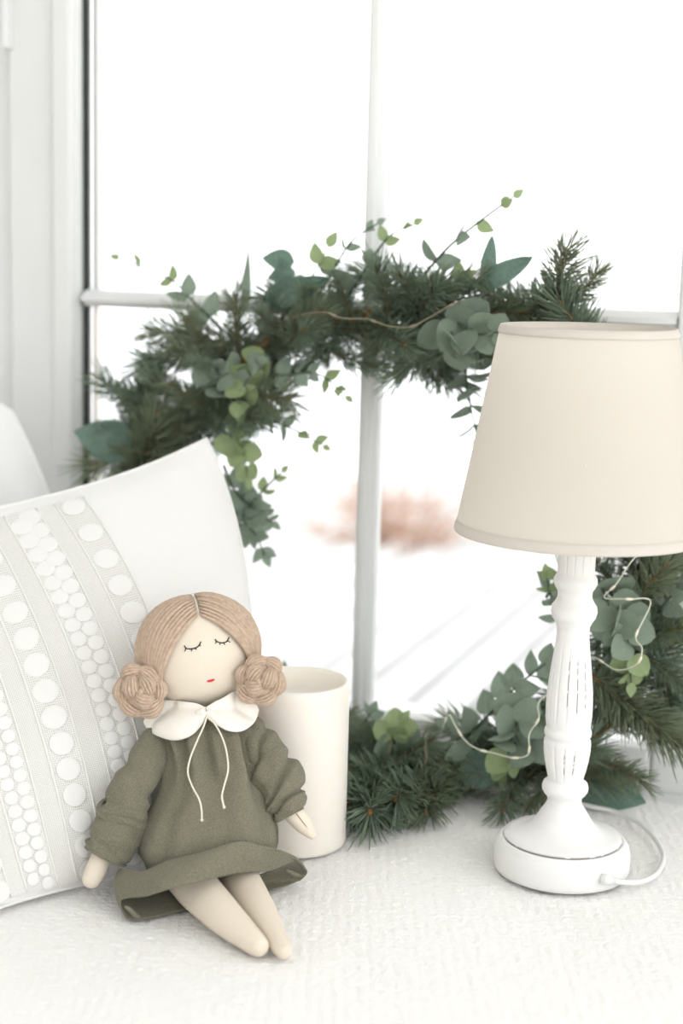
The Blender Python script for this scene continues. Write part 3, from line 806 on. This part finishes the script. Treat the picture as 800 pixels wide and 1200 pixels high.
# --- collar: two rounded lobes lying over the shoulders
def chest(px, py):
    """front of the dress at a place"""
    hw = lerp1(ar_b[:, 1], ar_b[:, 2], py); df = lerp1(ar_b[:, 1], ar_b[:, 3], py); cx = lerp1(ar_b[:, 1], ar_b[:, 0], py)
    x = max(-1, min(1, (px - cx) / (hw + 12)))
    return D(px, py, -df * math.sqrt(max(0.0, 1 - x * x)) ** 0.9)
ar_b = np.array(brows)
def collar(inner, outer, name):
    """inner and outer edges, same count"""
    n = 40; I = crom([Vector((x, y, 0)) for x, y in inner], n); O = crom([Vector((x, y, 0)) for x, y in outer], n)
    rows = []
    for k in range(11):
        t = k / 10; r = []
        for j in range(n):
            p = I[j].lerp(O[j], t)
            q_ = chest(p.x, p.y)
            d = (CAM - q_).normalized()
            r.append(q_ + d * (0.0045 + 0.003 * math.sin(PI * t) + 0.0012 * nz((p.x * 0.06, p.y * 0.06, 2.0)) + 0.004 * (1 - t)))
        rows.append(r)
    mb = MB(); mb.grid(rows); o = mb.build(name, M_collar, doll); mod_solid(o, 0.0016, 0); mod_subsurf(o, 1); return o
collar([(178, 824), (186, 822), (200, 820), (216, 822), (230, 824), (241, 829)], [(168, 846), (174, 856), (187, 864), (206, 868), (226, 861), (241, 842)], 'collar')
collar([(241, 829), (250, 823), (262, 817), (272, 811), (284, 810), (296, 814)], [(244, 843), (254, 850), (268, 857), (284, 857), (298, 847), (303, 832)], 'collar')
# --- drawstring with a little gathered knot
kn = chest(241, 838); kd = (CAM - kn).normalized()
mb = MB()
for dx, s in ((-5, 1.0), (5, 0.9)):
    rows = []; c0 = chest(241 + dx, 837) + kd * 0.010
    for i in range(9):
        la = -PI / 2 + PI * i / 8
        rows.append([c0 + (RT * math.cos(la) * math.cos(2 * PI * j / 14) * 1.1 + UP * math.cos(la) * math.sin(2 * PI * j / 14) + kd * math.sin(la) * 0.6) * 0.0042 * s * (1 + 0.12 * math.sin(5 * 2 * PI * j / 14)) for j in range(14)])
    mb.grid(rows, wrap=True)
mb.build('gathered_knot', M_collar, doll)
for pts in ([(242, 840), (239, 850), (231, 868), (223, 888), (220, 905), (225, 921), (233, 936), (236, 948), (236.5, 961)], [(243, 840), (252, 849), (261, 866), (266, 885), (267, 903), (263, 919), (260, 932), (261, 940), (262.5, 946)]):
    P = []
    for i, (x, y) in enumerate(pts):
        c_ = chest(x, y); P.append(c_ + (CAM - c_).normalized() * (0.0095 if i < 2 else 0.0072))
    mb = MB(); pp = crom(P, 50); mb.tube(pp, 0.00065, 6)
    e = pp[-1]; mb.tube([e + UP * 0.0012, e, e - UP * 0.001], [0.0007, 0.0012, 0.0006], 6)
    mb.build('drawstring', M_string, doll)

# ------------------------------------------------------------------ wreath
OFF, LEAN = 0.085, 0.085
def wp(px, py, d=0.0):
    """a point of the wreath's plane (which leans back on the window), d metres towards the viewer"""
    p = onwin(px, py, OFF, LEAN); p = p + (CAM - p).normalized() * d
    return p if p.z > 0.006 else gnd(px, py, 0.006 + d * 0.15)
wr_ = thing('wreath', 'large green wreath of pine twigs and eucalyptus leaning on the window behind lamp and candle', 'wreath', wp(465, 930))
def place(name, me, M, parent, inv):
    o = bpy.data.objects.new(name, me); COL.objects.link(o); o.parent = parent; o.matrix_local = inv @ M; return o
def frame_to(p0, p1, roll):
    z = (p1 - p0).normalized(); x = z.orthogonal().normalized(); y = z.cross(x)
    x, y = x * math.cos(roll) + y * math.sin(roll), y * math.cos(roll) - x * math.sin(roll)
    M = Matrix((x, y, z)).transposed().to_4x4(); M.translation = p0; return M
W_INV = Matrix.Translation(-Vector(wr_['_o']))
core = [(160, 630), (152, 560), (190, 515), (240, 470), (290, 418), (350, 385), (430, 368), (520, 368), (600, 368), (655, 382), (700, 430), (738, 520), (768, 620), (772, 710), (742, 800), (690, 868), (620, 905), (540, 905), (470, 908), (405, 900), (330, 860), (250, 790), (190, 710)]
ring_c = crom([wp(x, y, -0.005 + 0.010 * rnd.uniform(-1, 1)) for x, y in core], 240, True)
MB().tube(ring_c, [0.006 + 0.0015 * nz((i * 0.3, 0, 0)) for i in range(240)], 8, closed=True).build('vine_ring', M_twig, wr_)
# pine twig prototypes
def twig_mesh(seed, n, lmin, lmax, L_=0.10):
    rt = random.Random(seed); st = MB(); nd = MB()
    bend = Vector((rt.uniform(-0.012, 0.012), rt.uniform(-0.012, 0.012), 0))
    f = lambda t: Vector((bend.x * t * t, bend.y * t * t, L_ * t))
    pts = [f(k / 12) for k in range(13)]
    st.tube(pts, [0.0017 * (1 - 0.55 * k / 12) * (1 + 0.3 * (k % 2)) for k in range(13)], 6)
    for i in range(n):
        t = (i + rt.random()) / n; t = 0.02 + 0.98 * t
        p = f(t); th = rt.uniform(0, 2 * PI); an = math.radians(rt.gauss(48, 9) * (1 - 0.45 * max(0, (t - 0.75) / 0.25)))
        dr = Vector((math.cos(th) * math.sin(an), math.sin(th) * math.sin(an), math.cos(an)))
        l = rt.uniform(lmin, lmax); cu = Vector((0, 0, 1)) * l * rt.uniform(-0.05, 0.22)
        w = dr.orthogonal().normalized(); w2 = dr.cross(w)
        rws = []
        for s, r in ((0.0, 0.0005), (0.5, 0.0008), (0.85, 0.0006), (1.0, 0.00015)):
            c = p + dr * l * s + cu * s * s
            rws.append([c + (w * math.cos(a) + w2 * math.sin(a)) * r for a in (0, 2.094, 4.189)])
        nd.grid(rws, wrap=True)
    # scale buds that show the brown stem end
    st.tube([f(0.97), f(1.0) + Vector((0, 0, 0.003)), f(1.0) + Vector((0, 0, 0.007))], [0.0014, 0.0024, 0.0006], 6)
    return st.mesh('pine_twig', M_twig), nd.mesh('needles', M_needle if seed % 3 else M_needle2)
twigs = [twig_mesh(s, 230, 0.028, 0.042) for s in range(1, 8)]
def twig(p0, p1, i=None, name='pine_twig'):
    s, n = twigs[i if i is not None else rnd.randrange(len(twigs))]
    M = frame_to(p0, p1, rnd.uniform(0, 6.28)) @ Matrix.Scale((p1 - p0).length / 0.10, 4)
    o = place('pine_twig', s, M, wr_, W_INV)
    c = bpy.data.objects.new('needles', n); COL.objects.link(c); c.parent = o; c['kind'] = 'stuff'
    return o
# prominent twigs seen in the photograph: (base x, y, forward) -> (tip x, y, forward)
for a, b, k in [((655, 372, 0.02), (698, 318, 0.04), 2), ((640, 385, 0.01), (672, 300, 0.06), 5), ((600, 385, 0.0), (640, 335, 0.05), 1), ((462, 398, 0.0), (452, 312, 0.05), 0), ((500, 385, 0.0), (478, 318, 0.05), 3),
                ((540, 380, 0), (510, 330, 0.05), 4), ((420, 390, 0), (392, 335, 0.04), 6), ((470, 385, 0.0), (520, 345, 0.05), 0), ((380, 388, 0), (352, 352, 0.04), 1), ((262, 450, 0), (222, 372, 0.03), 2), ((270, 440, 0), (208, 412, 0.05), 5),
                ((280, 430, 0), (272, 352, 0.03), 2), ((200, 505, 0), (128, 448, 0.03), 4), ((230, 490, 0), (185, 440, 0.05), 3), ((205, 520, 0.01), (112, 550, 0.03), 2), ((190, 520, 0), (128, 500, 0.03), 6), ((230, 500, 0.0), (150, 475, 0.05), 1), ((250, 480, 0.02), (200, 455, 0.06), 5), ((270, 450, 0.03), (232, 420, 0.06), 1), ((255, 455, 0.02), (332, 478, 0.05), 5),
                ((250, 470, 0), (290, 500, 0.05), 0), ((702, 800, 0.02), (798, 876, 0.06), 5), ((690, 790, 0.02), (775, 852, 0.04), 2), ((690, 885, 0.02), (752, 912, 0.04), 2), ((730, 720, 0.02), (781, 656, 0.05), 5), ((760, 700, 0.01), (805, 640, 0.03), 2),
                ((755, 740, 0.01), (815, 735, 0.04), 5), ((740, 760, 0.01), (812, 800, 0.03), 3), ((470, 900, 0.03), (424, 950, 0.05), 0), ((455, 890, 0.04), (408, 915, 0.06), 2), ((440, 900, 0.05), (440, 958, 0.06), 4), ((490, 905, 0.04), (462, 950, 0.06), 3), ((430, 870, 0.04), (412, 895, 0.06), 6), ((520, 900, 0.03), (505, 945, 0.06), 2), ((560, 890, 0.02), (600, 900, 0.04), 1), ((660, 890, 0.03), (640, 935, 0.05), 2), ((500, 900, 0), (438, 880, 0.05), 3), ((450, 890, 0), (420, 860, 0.05), 1), ((520, 905, 0), (480, 940, 0.05), 6),
                ((610, 905, 0.02), (590, 945, 0.05), 4), ((650, 900, 0.02), (625, 945, 0.06), 5), ((575, 905, 0), (552, 880, 0.04), 0), ((545, 905, 0), (515, 930, 0.03), 1), ((320, 410, 0), (362, 392, 0.05), 6), ((430, 380, 0), (480, 395, 0.05), 0), ((340, 400, 0), (300, 370, 0.04), 1)]:
    twig(wp(*a), wp(*b), k)
# filler all round
def frame_xy(p):
    d = p - CAM; z = d.dot(FW); return 400 + FPX * d.dot(RT) / z, 600 - FPX * d.dot(UP) / z
def clear(p):
    """false where the lamp or the candle stands"""
    for c, r, h in ((lc, 0.062, 0.06), (lc, 0.03, 0.26), (cc, CR + 0.012, CH + 0.02)):
        if math.hypot(p.x - c.x, p.y - c.y) < r and p.z < h: return False
    if p.z > hs0 - 0.02 and p.z < hs1 + 0.01:
        t = (p.z - hs0) / (hs1 - hs0)
        if math.hypot(p.x - lc.x, p.y - lc.y) < RS0 + (RS1 - RS0) * t + 0.012: return False
    return True
NT = 150; made = 0; tries = 0
while made < NT and tries < 2000:
    tries += 1
    k = int((made + rnd.random()) / NT * 240) % 240
    p = ring_c[k].copy(); tg = (ring_c[(k + 1) % 240] - ring_c[k - 1]).normalized()
    n = (CAM - p).normalized(); rad_ = tg.cross(n).normalized()
    an = rnd.uniform(0, 2 * PI); side = rad_ * math.cos(an) + n * math.sin(an) * 0.8
    p = p + side * rnd.uniform(0, 0.022)
    dr = tg * rnd.choice((-1, 1)) * rnd.uniform(0.7, 1.0) + side * rnd.uniform(0.25, 0.8)
    dr.normalize()
    if dr.dot(EN) > 0.1: dr = dr - EN * 1.2 * dr.dot(EN)
    e = p + dr * rnd.uniform(0.06, 0.09)
    if e.z < 0.02: e.z = 0.02 + rnd.uniform(0, 0.01)
    p.z = max(p.z, 0.02)
    fx, fy = frame_xy(p.lerp(e, 1.25))
    if fx < 118 or (fx > 690 and fy < 395) or fy < 318: continue
    if all(clear(p.lerp(e, f) + n * 0.015) for f in (0, 0.5, 1.0, 1.3)):
        twig(p, e); made += 1
    elif tries % 4 == 0: made += 1
# eucalyptus leaves
def leaf_mesh(name, kind, mat_, seed):
    r = random.Random(seed); n = 9; rows = []
    for i in range(n + 1):
        t = i / n
        if kind == 'round': w = 0.50 * math.sin(PI * min(1, t) ** 0.80) ** 0.62
        elif kind == 'ovate': w = 0.34 * math.sin(PI * t ** 0.72) ** 0.85
        elif kind == 'long': w = 0.17 * math.sin(PI * t ** 0.75) ** 0.6
        else: w = 0.07 * math.sin(PI * t ** 0.8) ** 0.8
        w = max(w, 0.006)
        rows.append([Vector((w * x, 0.16 * w * (x * x) - 0.10 * t * t + 0.03 * math.sin(6 * t + seed) * x, t)) for x in (-1, -0.6, -0.12, 0, 0.12, 0.6, 1)])
        rows[-1][3].y += 0.012
    mb = MB(); mb.grid(rows); return mb.mesh(name, mat_)
LEAF = {('round', 'A'): leaf_mesh('leaf', 'round', M_leafA, 1), ('ovate', 'A'): leaf_mesh('leaf', 'ovate', M_leafA, 2), ('sword', 'A'): leaf_mesh('leaf', 'sword', M_leafA, 3), ('round', 'B'): leaf_mesh('leaf', 'round', M_leafB, 4),
        ('ovate', 'B'): leaf_mesh('leaf', 'ovate', M_leafB, 5), ('round', 'C'): leaf_mesh('leaf', 'round', M_leafC, 6), ('ovate', 'C'): leaf_mesh('leaf', 'ovate', M_leafC, 7), ('sword', 'C'): leaf_mesh('leaf', 'sword', M_leafC, 8), ('long', 'C'): leaf_mesh('leaf', 'long', M_leafC, 9)}
NLEAF = [0]
SPH = 1.22
def leaf_matrix(p, direction, facing, size):
    z = direction.normalized(); y = facing - z * facing.dot(z)
    if y.length < 1e-4: y = z.orthogonal()
    y.normalize(); x = y.cross(z)
    M = Matrix((x * size, y * size, z * size)).transposed().to_4x4(); M.translation = p; return M
def sprig(pts, nodes, s0, s1, kind='ovate', mc='A', tipmc=None, spread=62, seed=0, facing=0.75, stem=0.0016):
    """pts: (x, y, forward) stem; nodes pairs of leaves shrinking from s0 to s1 (metres)"""
    r = random.Random(seed * 31 + 9); P = crom([wp(*p) for p in pts], 40)
    o = MB().tube(P, [stem * (1 - 0.6 * k / 39) for k in range(40)], 5).build('eucalyptus_sprig', M_vine, wr_)
    for i in range(nodes):
        t = 0.12 + 0.86 * (i + 0.4) / nodes; k = min(38, int(t * 39)); p = P[k]; tg = (P[k + 1] - P[k - 1 if k else 0]).normalized()
        vw = (CAM - p).normalized(); sd = tg.cross(vw).normalized()
        rot = r.uniform(-0.5, 0.5) + (0.9 if i % 2 else 0.0)
        sd = sd * math.cos(rot) + vw * math.sin(rot)
        size = SPH * (s0 + (s1 - s0) * i / max(1, nodes - 1)) * r.uniform(0.85, 1.12)
        mcc = (tipmc if tipmc and i >= nodes - 2 else mc)
        for sg in (-1, 1):
            a = math.radians(spread + r.uniform(-14, 14)) * (1 - 0.35 * (i / nodes))
            dr = tg * math.cos(a) + sd * (sg * math.sin(a))
            fc = (tg + vw * 0.45 if facing == 0 else vw * facing) + (0.3 if facing == 0 else 1) * Vector((r.gauss(0, 0.5), r.gauss(0, 0.5), r.gauss(0, 0.5)))
            place('leaf', LEAF[(kind, mcc)], leaf_matrix(p, dr, fc, size), o, W_INV); NLEAF[0] += 1
    p = P[-1]; tg = (P[-1] - P[-3]).normalized()
    place('leaf', LEAF[('ovate', tipmc or mc)], leaf_matrix(p, tg, (CAM - p).normalized() + Vector((r.gauss(0, 0.4), 0, r.gauss(0, 0.4))), s1 * 0.95), o, W_INV); NLEAF[0] += 1
    return o
SP = [([(270, 395, 0.0), (228, 355, 0.02), (196, 325, 0.03), (140, 303, 0.035)], 4, 0.020, 0.012, 'ovate', 'A', 'B'),
      ([(350, 380, 0.0), (380, 335, 0.02), (410, 285, 0.03), (442, 262, 0.04)], 4, 0.020, 0.010, 'ovate', 'A', None),
      ([(320, 385, 0.0), (345, 355, 0.02), (365, 325, 0.03), (384, 290, 0.03)], 3, 0.018, 0.018, 'ovate', 'A', 'B'),
      ([(400, 360, 0.0), (425, 320, 0.02), (455, 278, 0.03), (484, 262, 0.03)], 4, 0.019, 0.011, 'ovate', 'A', 'B'),
      ([(490, 330, 0.01), (525, 290, 0.02), (565, 257, 0.03), (601, 231, 0.03)], 4, 0.022, 0.012, 'ovate', 'A', 'B'),
      ([(495, 360, 0.02), (520, 340, 0.03), (545, 325, 0.03)], 3, 0.018, 0.013, 'ovate', 'B', 'B'),
      ([(530, 390, 0.0), (543, 425, 0.01), (549, 465, 0.01), (559, 512, 0.01)], 6, 0.025, 0.017, 'ovate', 'A', None),
      ([(565, 395, 0.0), (578, 420, 0.01), (583, 450, 0.01), (582, 492, 0.01)], 5, 0.021, 0.015, 'ovate', 'A', None),
      ([(285, 440, 0.03), (330, 440, 0.04), (372, 438, 0.04), (405, 464, 0.04)], 6, 0.020, 0.010, 'ovate', 'A', 'B'),
      ([(270, 470, 0.03), (310, 490, 0.04), (348, 505, 0.04), (378, 522, 0.04)], 5, 0.021, 0.010, 'ovate', 'A', 'B'),
      ([(255, 500, 0.03), (275, 515, 0.04), (285, 530, 0.04), (290, 560, 0.04)], 4, 0.020, 0.014, 'round', 'B', 'B'),
      ([(270, 640, 0.02), (285, 605, 0.03), (305, 578, 0.03), (330, 553, 0.03)], 5, 0.022, 0.010, 'ovate', 'A', 'B'),
      ([(255, 570, 0.02), (275, 600, 0.03), (298, 625, 0.03), (310, 650, 0.03)], 5, 0.022, 0.014, 'ovate', 'A', None),
      ([(262, 545, 0.02), (275, 575, 0.03), (300, 598, 0.03), (318, 612, 0.03)], 5, 0.020, 0.012, 'round', 'A', None),
      ([(320, 420, 0.02), (300, 430, 0.04), (285, 455, 0.05), (282, 480, 0.05)], 4, 0.022, 0.016, 'round', 'B', None),
      ([(230, 460, 0.04), (262, 440, 0.05), (300, 425, 0.06)], 4, 0.020, 0.015, 'round', 'A', None),
      ([(530, 372, 0.04), (545, 385, 0.06), (560, 392, 0.06), (588, 388, 0.06)], 5, 0.026, 0.016, 'round', 'A', None),
      ([(520, 372, 0.04), (530, 392, 0.06), (540, 405, 0.06)], 3, 0.027, 0.022, 'round', 'A', None),
      ([(712, 690, 0.04), (730, 720, 0.06), (737, 760, 0.06), (739, 800, 0.06)], 6, 0.024, 0.014, 'round', 'A', 'B'),
      ([(700, 680, 0.04), (712, 705, 0.06), (718, 735, 0.06)], 3, 0.028, 0.022, 'round', 'A', None),
      ([(540, 870, 0.02), (575, 835, 0.04), (610, 800, 0.04), (650, 770, 0.04)], 6, 0.024, 0.020, 'ovate', 'A', None),
      ([(620, 815, 0.04), (605, 845, 0.06), (597, 875, 0.07), (590, 905, 0.07)], 6, 0.028, 0.016, 'round', 'A', 'B'),
      ([(640, 830, 0.04), (628, 855, 0.06), (618, 880, 0.06)], 4, 0.027, 0.020, 'round', 'A', None),
      ([(655, 735, 0.0), (650, 715, 0.02), (643, 690, 0.02), (640, 672, 0.02)], 4, 0.016, 0.010, 'ovate', 'A', 'B'),
      ([(640, 700, 0.0), (650, 680, 0.01), (660, 655, 0.01)], 3, 0.018, 0.012, 'ovate', 'A', 'B'),
      ([(410, 870, 0.02), (425, 850, 0.03), (434, 835, 0.03)], 3, 0.020, 0.014, 'ovate', 'A', None),
      ([(470, 880, 0.03), (460, 865, 0.05), (468, 850, 0.05)], 3, 0.024, 0.018, 'round', 'A', 'B'),
      ([(560, 880, 0.04), (540, 862, 0.05), (525, 852, 0.05)], 3, 0.022, 0.016, 'ovate', 'A', None),
      ([(345, 830, 0.0), (340, 805, 0.01), (336, 790, 0.01)], 2, 0.016, 0.014, 'ovate', 'A', 'A'),
      ([(770, 720, 0.02), (785, 700, 0.03), (800, 690, 0.03)], 3, 0.022, 0.016, 'ovate', 'A', None)]
for i, (pts, n, s0, s1, kd_, mc, tm) in enumerate(SP): sprig(pts, n, s0, s1, kd_, mc, tm, seed=i + 1, facing=0 if i in (6, 7) else 0.75, spread=80 if i in (6, 7) else 62)
# large single leaves: base, tip, kind, colour
for a, b, kd_, mc, sz in [((285, 370, 0.01), (293, 290, 0.02), 'sword', 'A', 1), ((345, 306, 0.02), (308, 303, 0.03), 'ovate', 'C', 1.05), ((346, 318, 0.03), (311, 328, 0.035), 'ovate', 'C', 0.95), ((310, 352, 0.02), (375, 330, 0.04), 'long', 'C', 1.1),
                          ((568, 330, 0.02), (578, 276, 0.03), 'long', 'C', 1), ((556, 338, 0.02), (622, 302, 0.03), 'long', 'C', 1.0), ((160, 525, 0.03), (92, 508, 0.05), 'ovate', 'C', 1.1), 
                          ((545, 885, 0.05), (578, 920, 0.06), 'round', 'C', 1), ((662, 908, 0.01), (736, 938, 0.015), 'ovate', 'C', 1.25), ((645, 920, 0.01), (702, 930, 0.015), 'round', 'C', 1.0), ((775, 760, 0.0), (760, 700, 0.02), 'round', 'A', 1), ((645, 805, 0.03), (655, 770, 0.04), 'round', 'A', 1)]:
    p0, p1 = wp(*a), wp(*b)
    p0.z = max(p0.z, 0.022); p1.z = max(p1.z, 0.014)
    f = (CAM - p0).normalized() + Vector((rnd.gauss(0, 0.25), 0, rnd.gauss(0, 0.25)))
    place('large_leaf', LEAF[(kd_, mc)], leaf_matrix(p0, p1 - p0, f, (p1 - p0).length * sz), wr_, W_INV)

# needles and leaves that lie on the blanket, the glass, the candle or the lamp bend against them
PROF_H = [h for r, h in PR][::-1]; PROF_R = [r for r, h in PR][::-1]
_hs = sorted((h, r) for r, h in PR); _hh = [h for h, r in _hs]; _hr = [r for h, r in _hs]
def press(p):
    q = p.copy()
    if q.z < 0.0012: q.z = 0.0012
    o = (q - W0).dot(EN); a_ = (q - W0).dot(E1)
    lim = -0.0215 if (q.z < 0.036 or abs(a_) < 0.012 or abs(q.z - H_BAR) < 0.011) else (-0.028 if (a_ < A_L + 0.002 or a_ > AR - 0.002) else -0.002)
    if o > lim: q -= EN * (o - lim)
    for c, r in ((cc, CR + 0.0012 if q.z < CH + 0.001 else 0), (lc, 0.0 if q.z > hs1 + 0.004 else (RS0 + (RS1 - RS0) * (q.z - hs0) / (hs1 - hs0) + 0.003 if q.z > hs0 - 0.004 else (RB + 0.001 if q.z < h_step + 0.002 else float(np.interp(q.z, _hh, _hr)) * 1.02 + 0.001)))):
        dx, dy = q.x - c.x, q.y - c.y; l = math.hypot(dx, dy)
        if r and 1e-6 < l < r: q.x = c.x + dx / l * r; q.y = c.y + dy / l * r
    return q
base_w = Matrix.Translation(Vector(wr_['_o']))
for o in list(wr_.children):
    for ob in [o] + list(o.children):
        wm = base_w @ o.matrix_basis if ob is o else base_w @ o.matrix_basis @ ob.matrix_basis
        co = [wm @ v.co for v in ob.data.vertices]; pr = [press(c_) for c_ in co]
        if any((a_ - b_).length > 1e-5 for a_, b_ in zip(co, pr)):
            if ob.data.users > 1: ob.data = ob.data.copy()
            inv = wm.inverted()
            for v, p in zip(ob.data.vertices, pr): v.co = inv @ p
            ob.data.update()

# ------------------------------------------------------------------ string of lights wound through the wreath
wire_pts = [(300, 395, 0.0), (345, 372, 0.05), (378, 366, 0.065), (402, 373, 0.07), (430, 374, 0.07), (455, 382, 0.072), (480, 383, 0.072), (505, 371, 0.07), (530, 357, 0.065), (552, 352, 0.05), (600, 365, 0.0), (680, 420, 0.0), (745, 520, 0.0), (775, 620, 0.03),
            (742, 655, 0.07), (722, 684, 0.075), (708, 700, 0.07), (735, 702, 0.075), (762, 705, 0.06), (745, 745, 0.075), (752, 760, 0.085), (746, 778, 0.085), (722, 785, 0.07), (690, 770, 0.05), (660, 800, 0.05), (632, 822, 0.075), (631, 842, 0.085), (620, 860, 0.088), (620, 878, 0.09), (616, 886, 0.09), (600, 888, 0.09), (580, 883, 0.088), (560, 878, 0.085), (545, 868, 0.08), (533, 850, 0.075), (525, 838, 0.07),
            (515, 860, 0.06), (502, 862, 0.07), (498, 876, 0.075), (499, 892, 0.078), (488, 912, 0.08), (472, 930, 0.075), (455, 945, 0.06), (440, 915, 0.04), (455, 885, 0.065), (457, 865, 0.05)]
ws = crom([wp(*p) for p in wire_pts], 420)
for p in ws: p.z = max(p.z, 0.006)
lights = thing('string_light', 'thin pale wire of tiny lights wound through the green wreath', 'string lights', ws[200])
nb = int(420 * 12.5 / (len(wire_pts) - 1)); nc = int(420 * 36.5 / (len(wire_pts) - 1))
MB().tube(ws[:nb + 1], 0.00055, 6).build('wire', M_wire2, lights)
MB().tube(ws[nb:nc + 1], 0.0007, 6).build('wire', M_wire, lights)
MB().tube(ws[nc:], 0.00065, 6).build('wire', M_wire2, lights)
for k in range(6, 420, 17):
    p = ws[k]; t = (ws[min(419, k + 1)] - ws[k - 1]).normalized()
    MB().tube([p - t * 0.0035, p - t * 0.002, p + t * 0.001, p + t * 0.0035], [0.0008, 0.0012, 0.0012, 0.0008], 8).build('light_bead', M_bulb if nb < k < nc else M_wire2, lights)

# tidy
for o in bpy.data.objects:
    if '_o' in o: del o['_o']
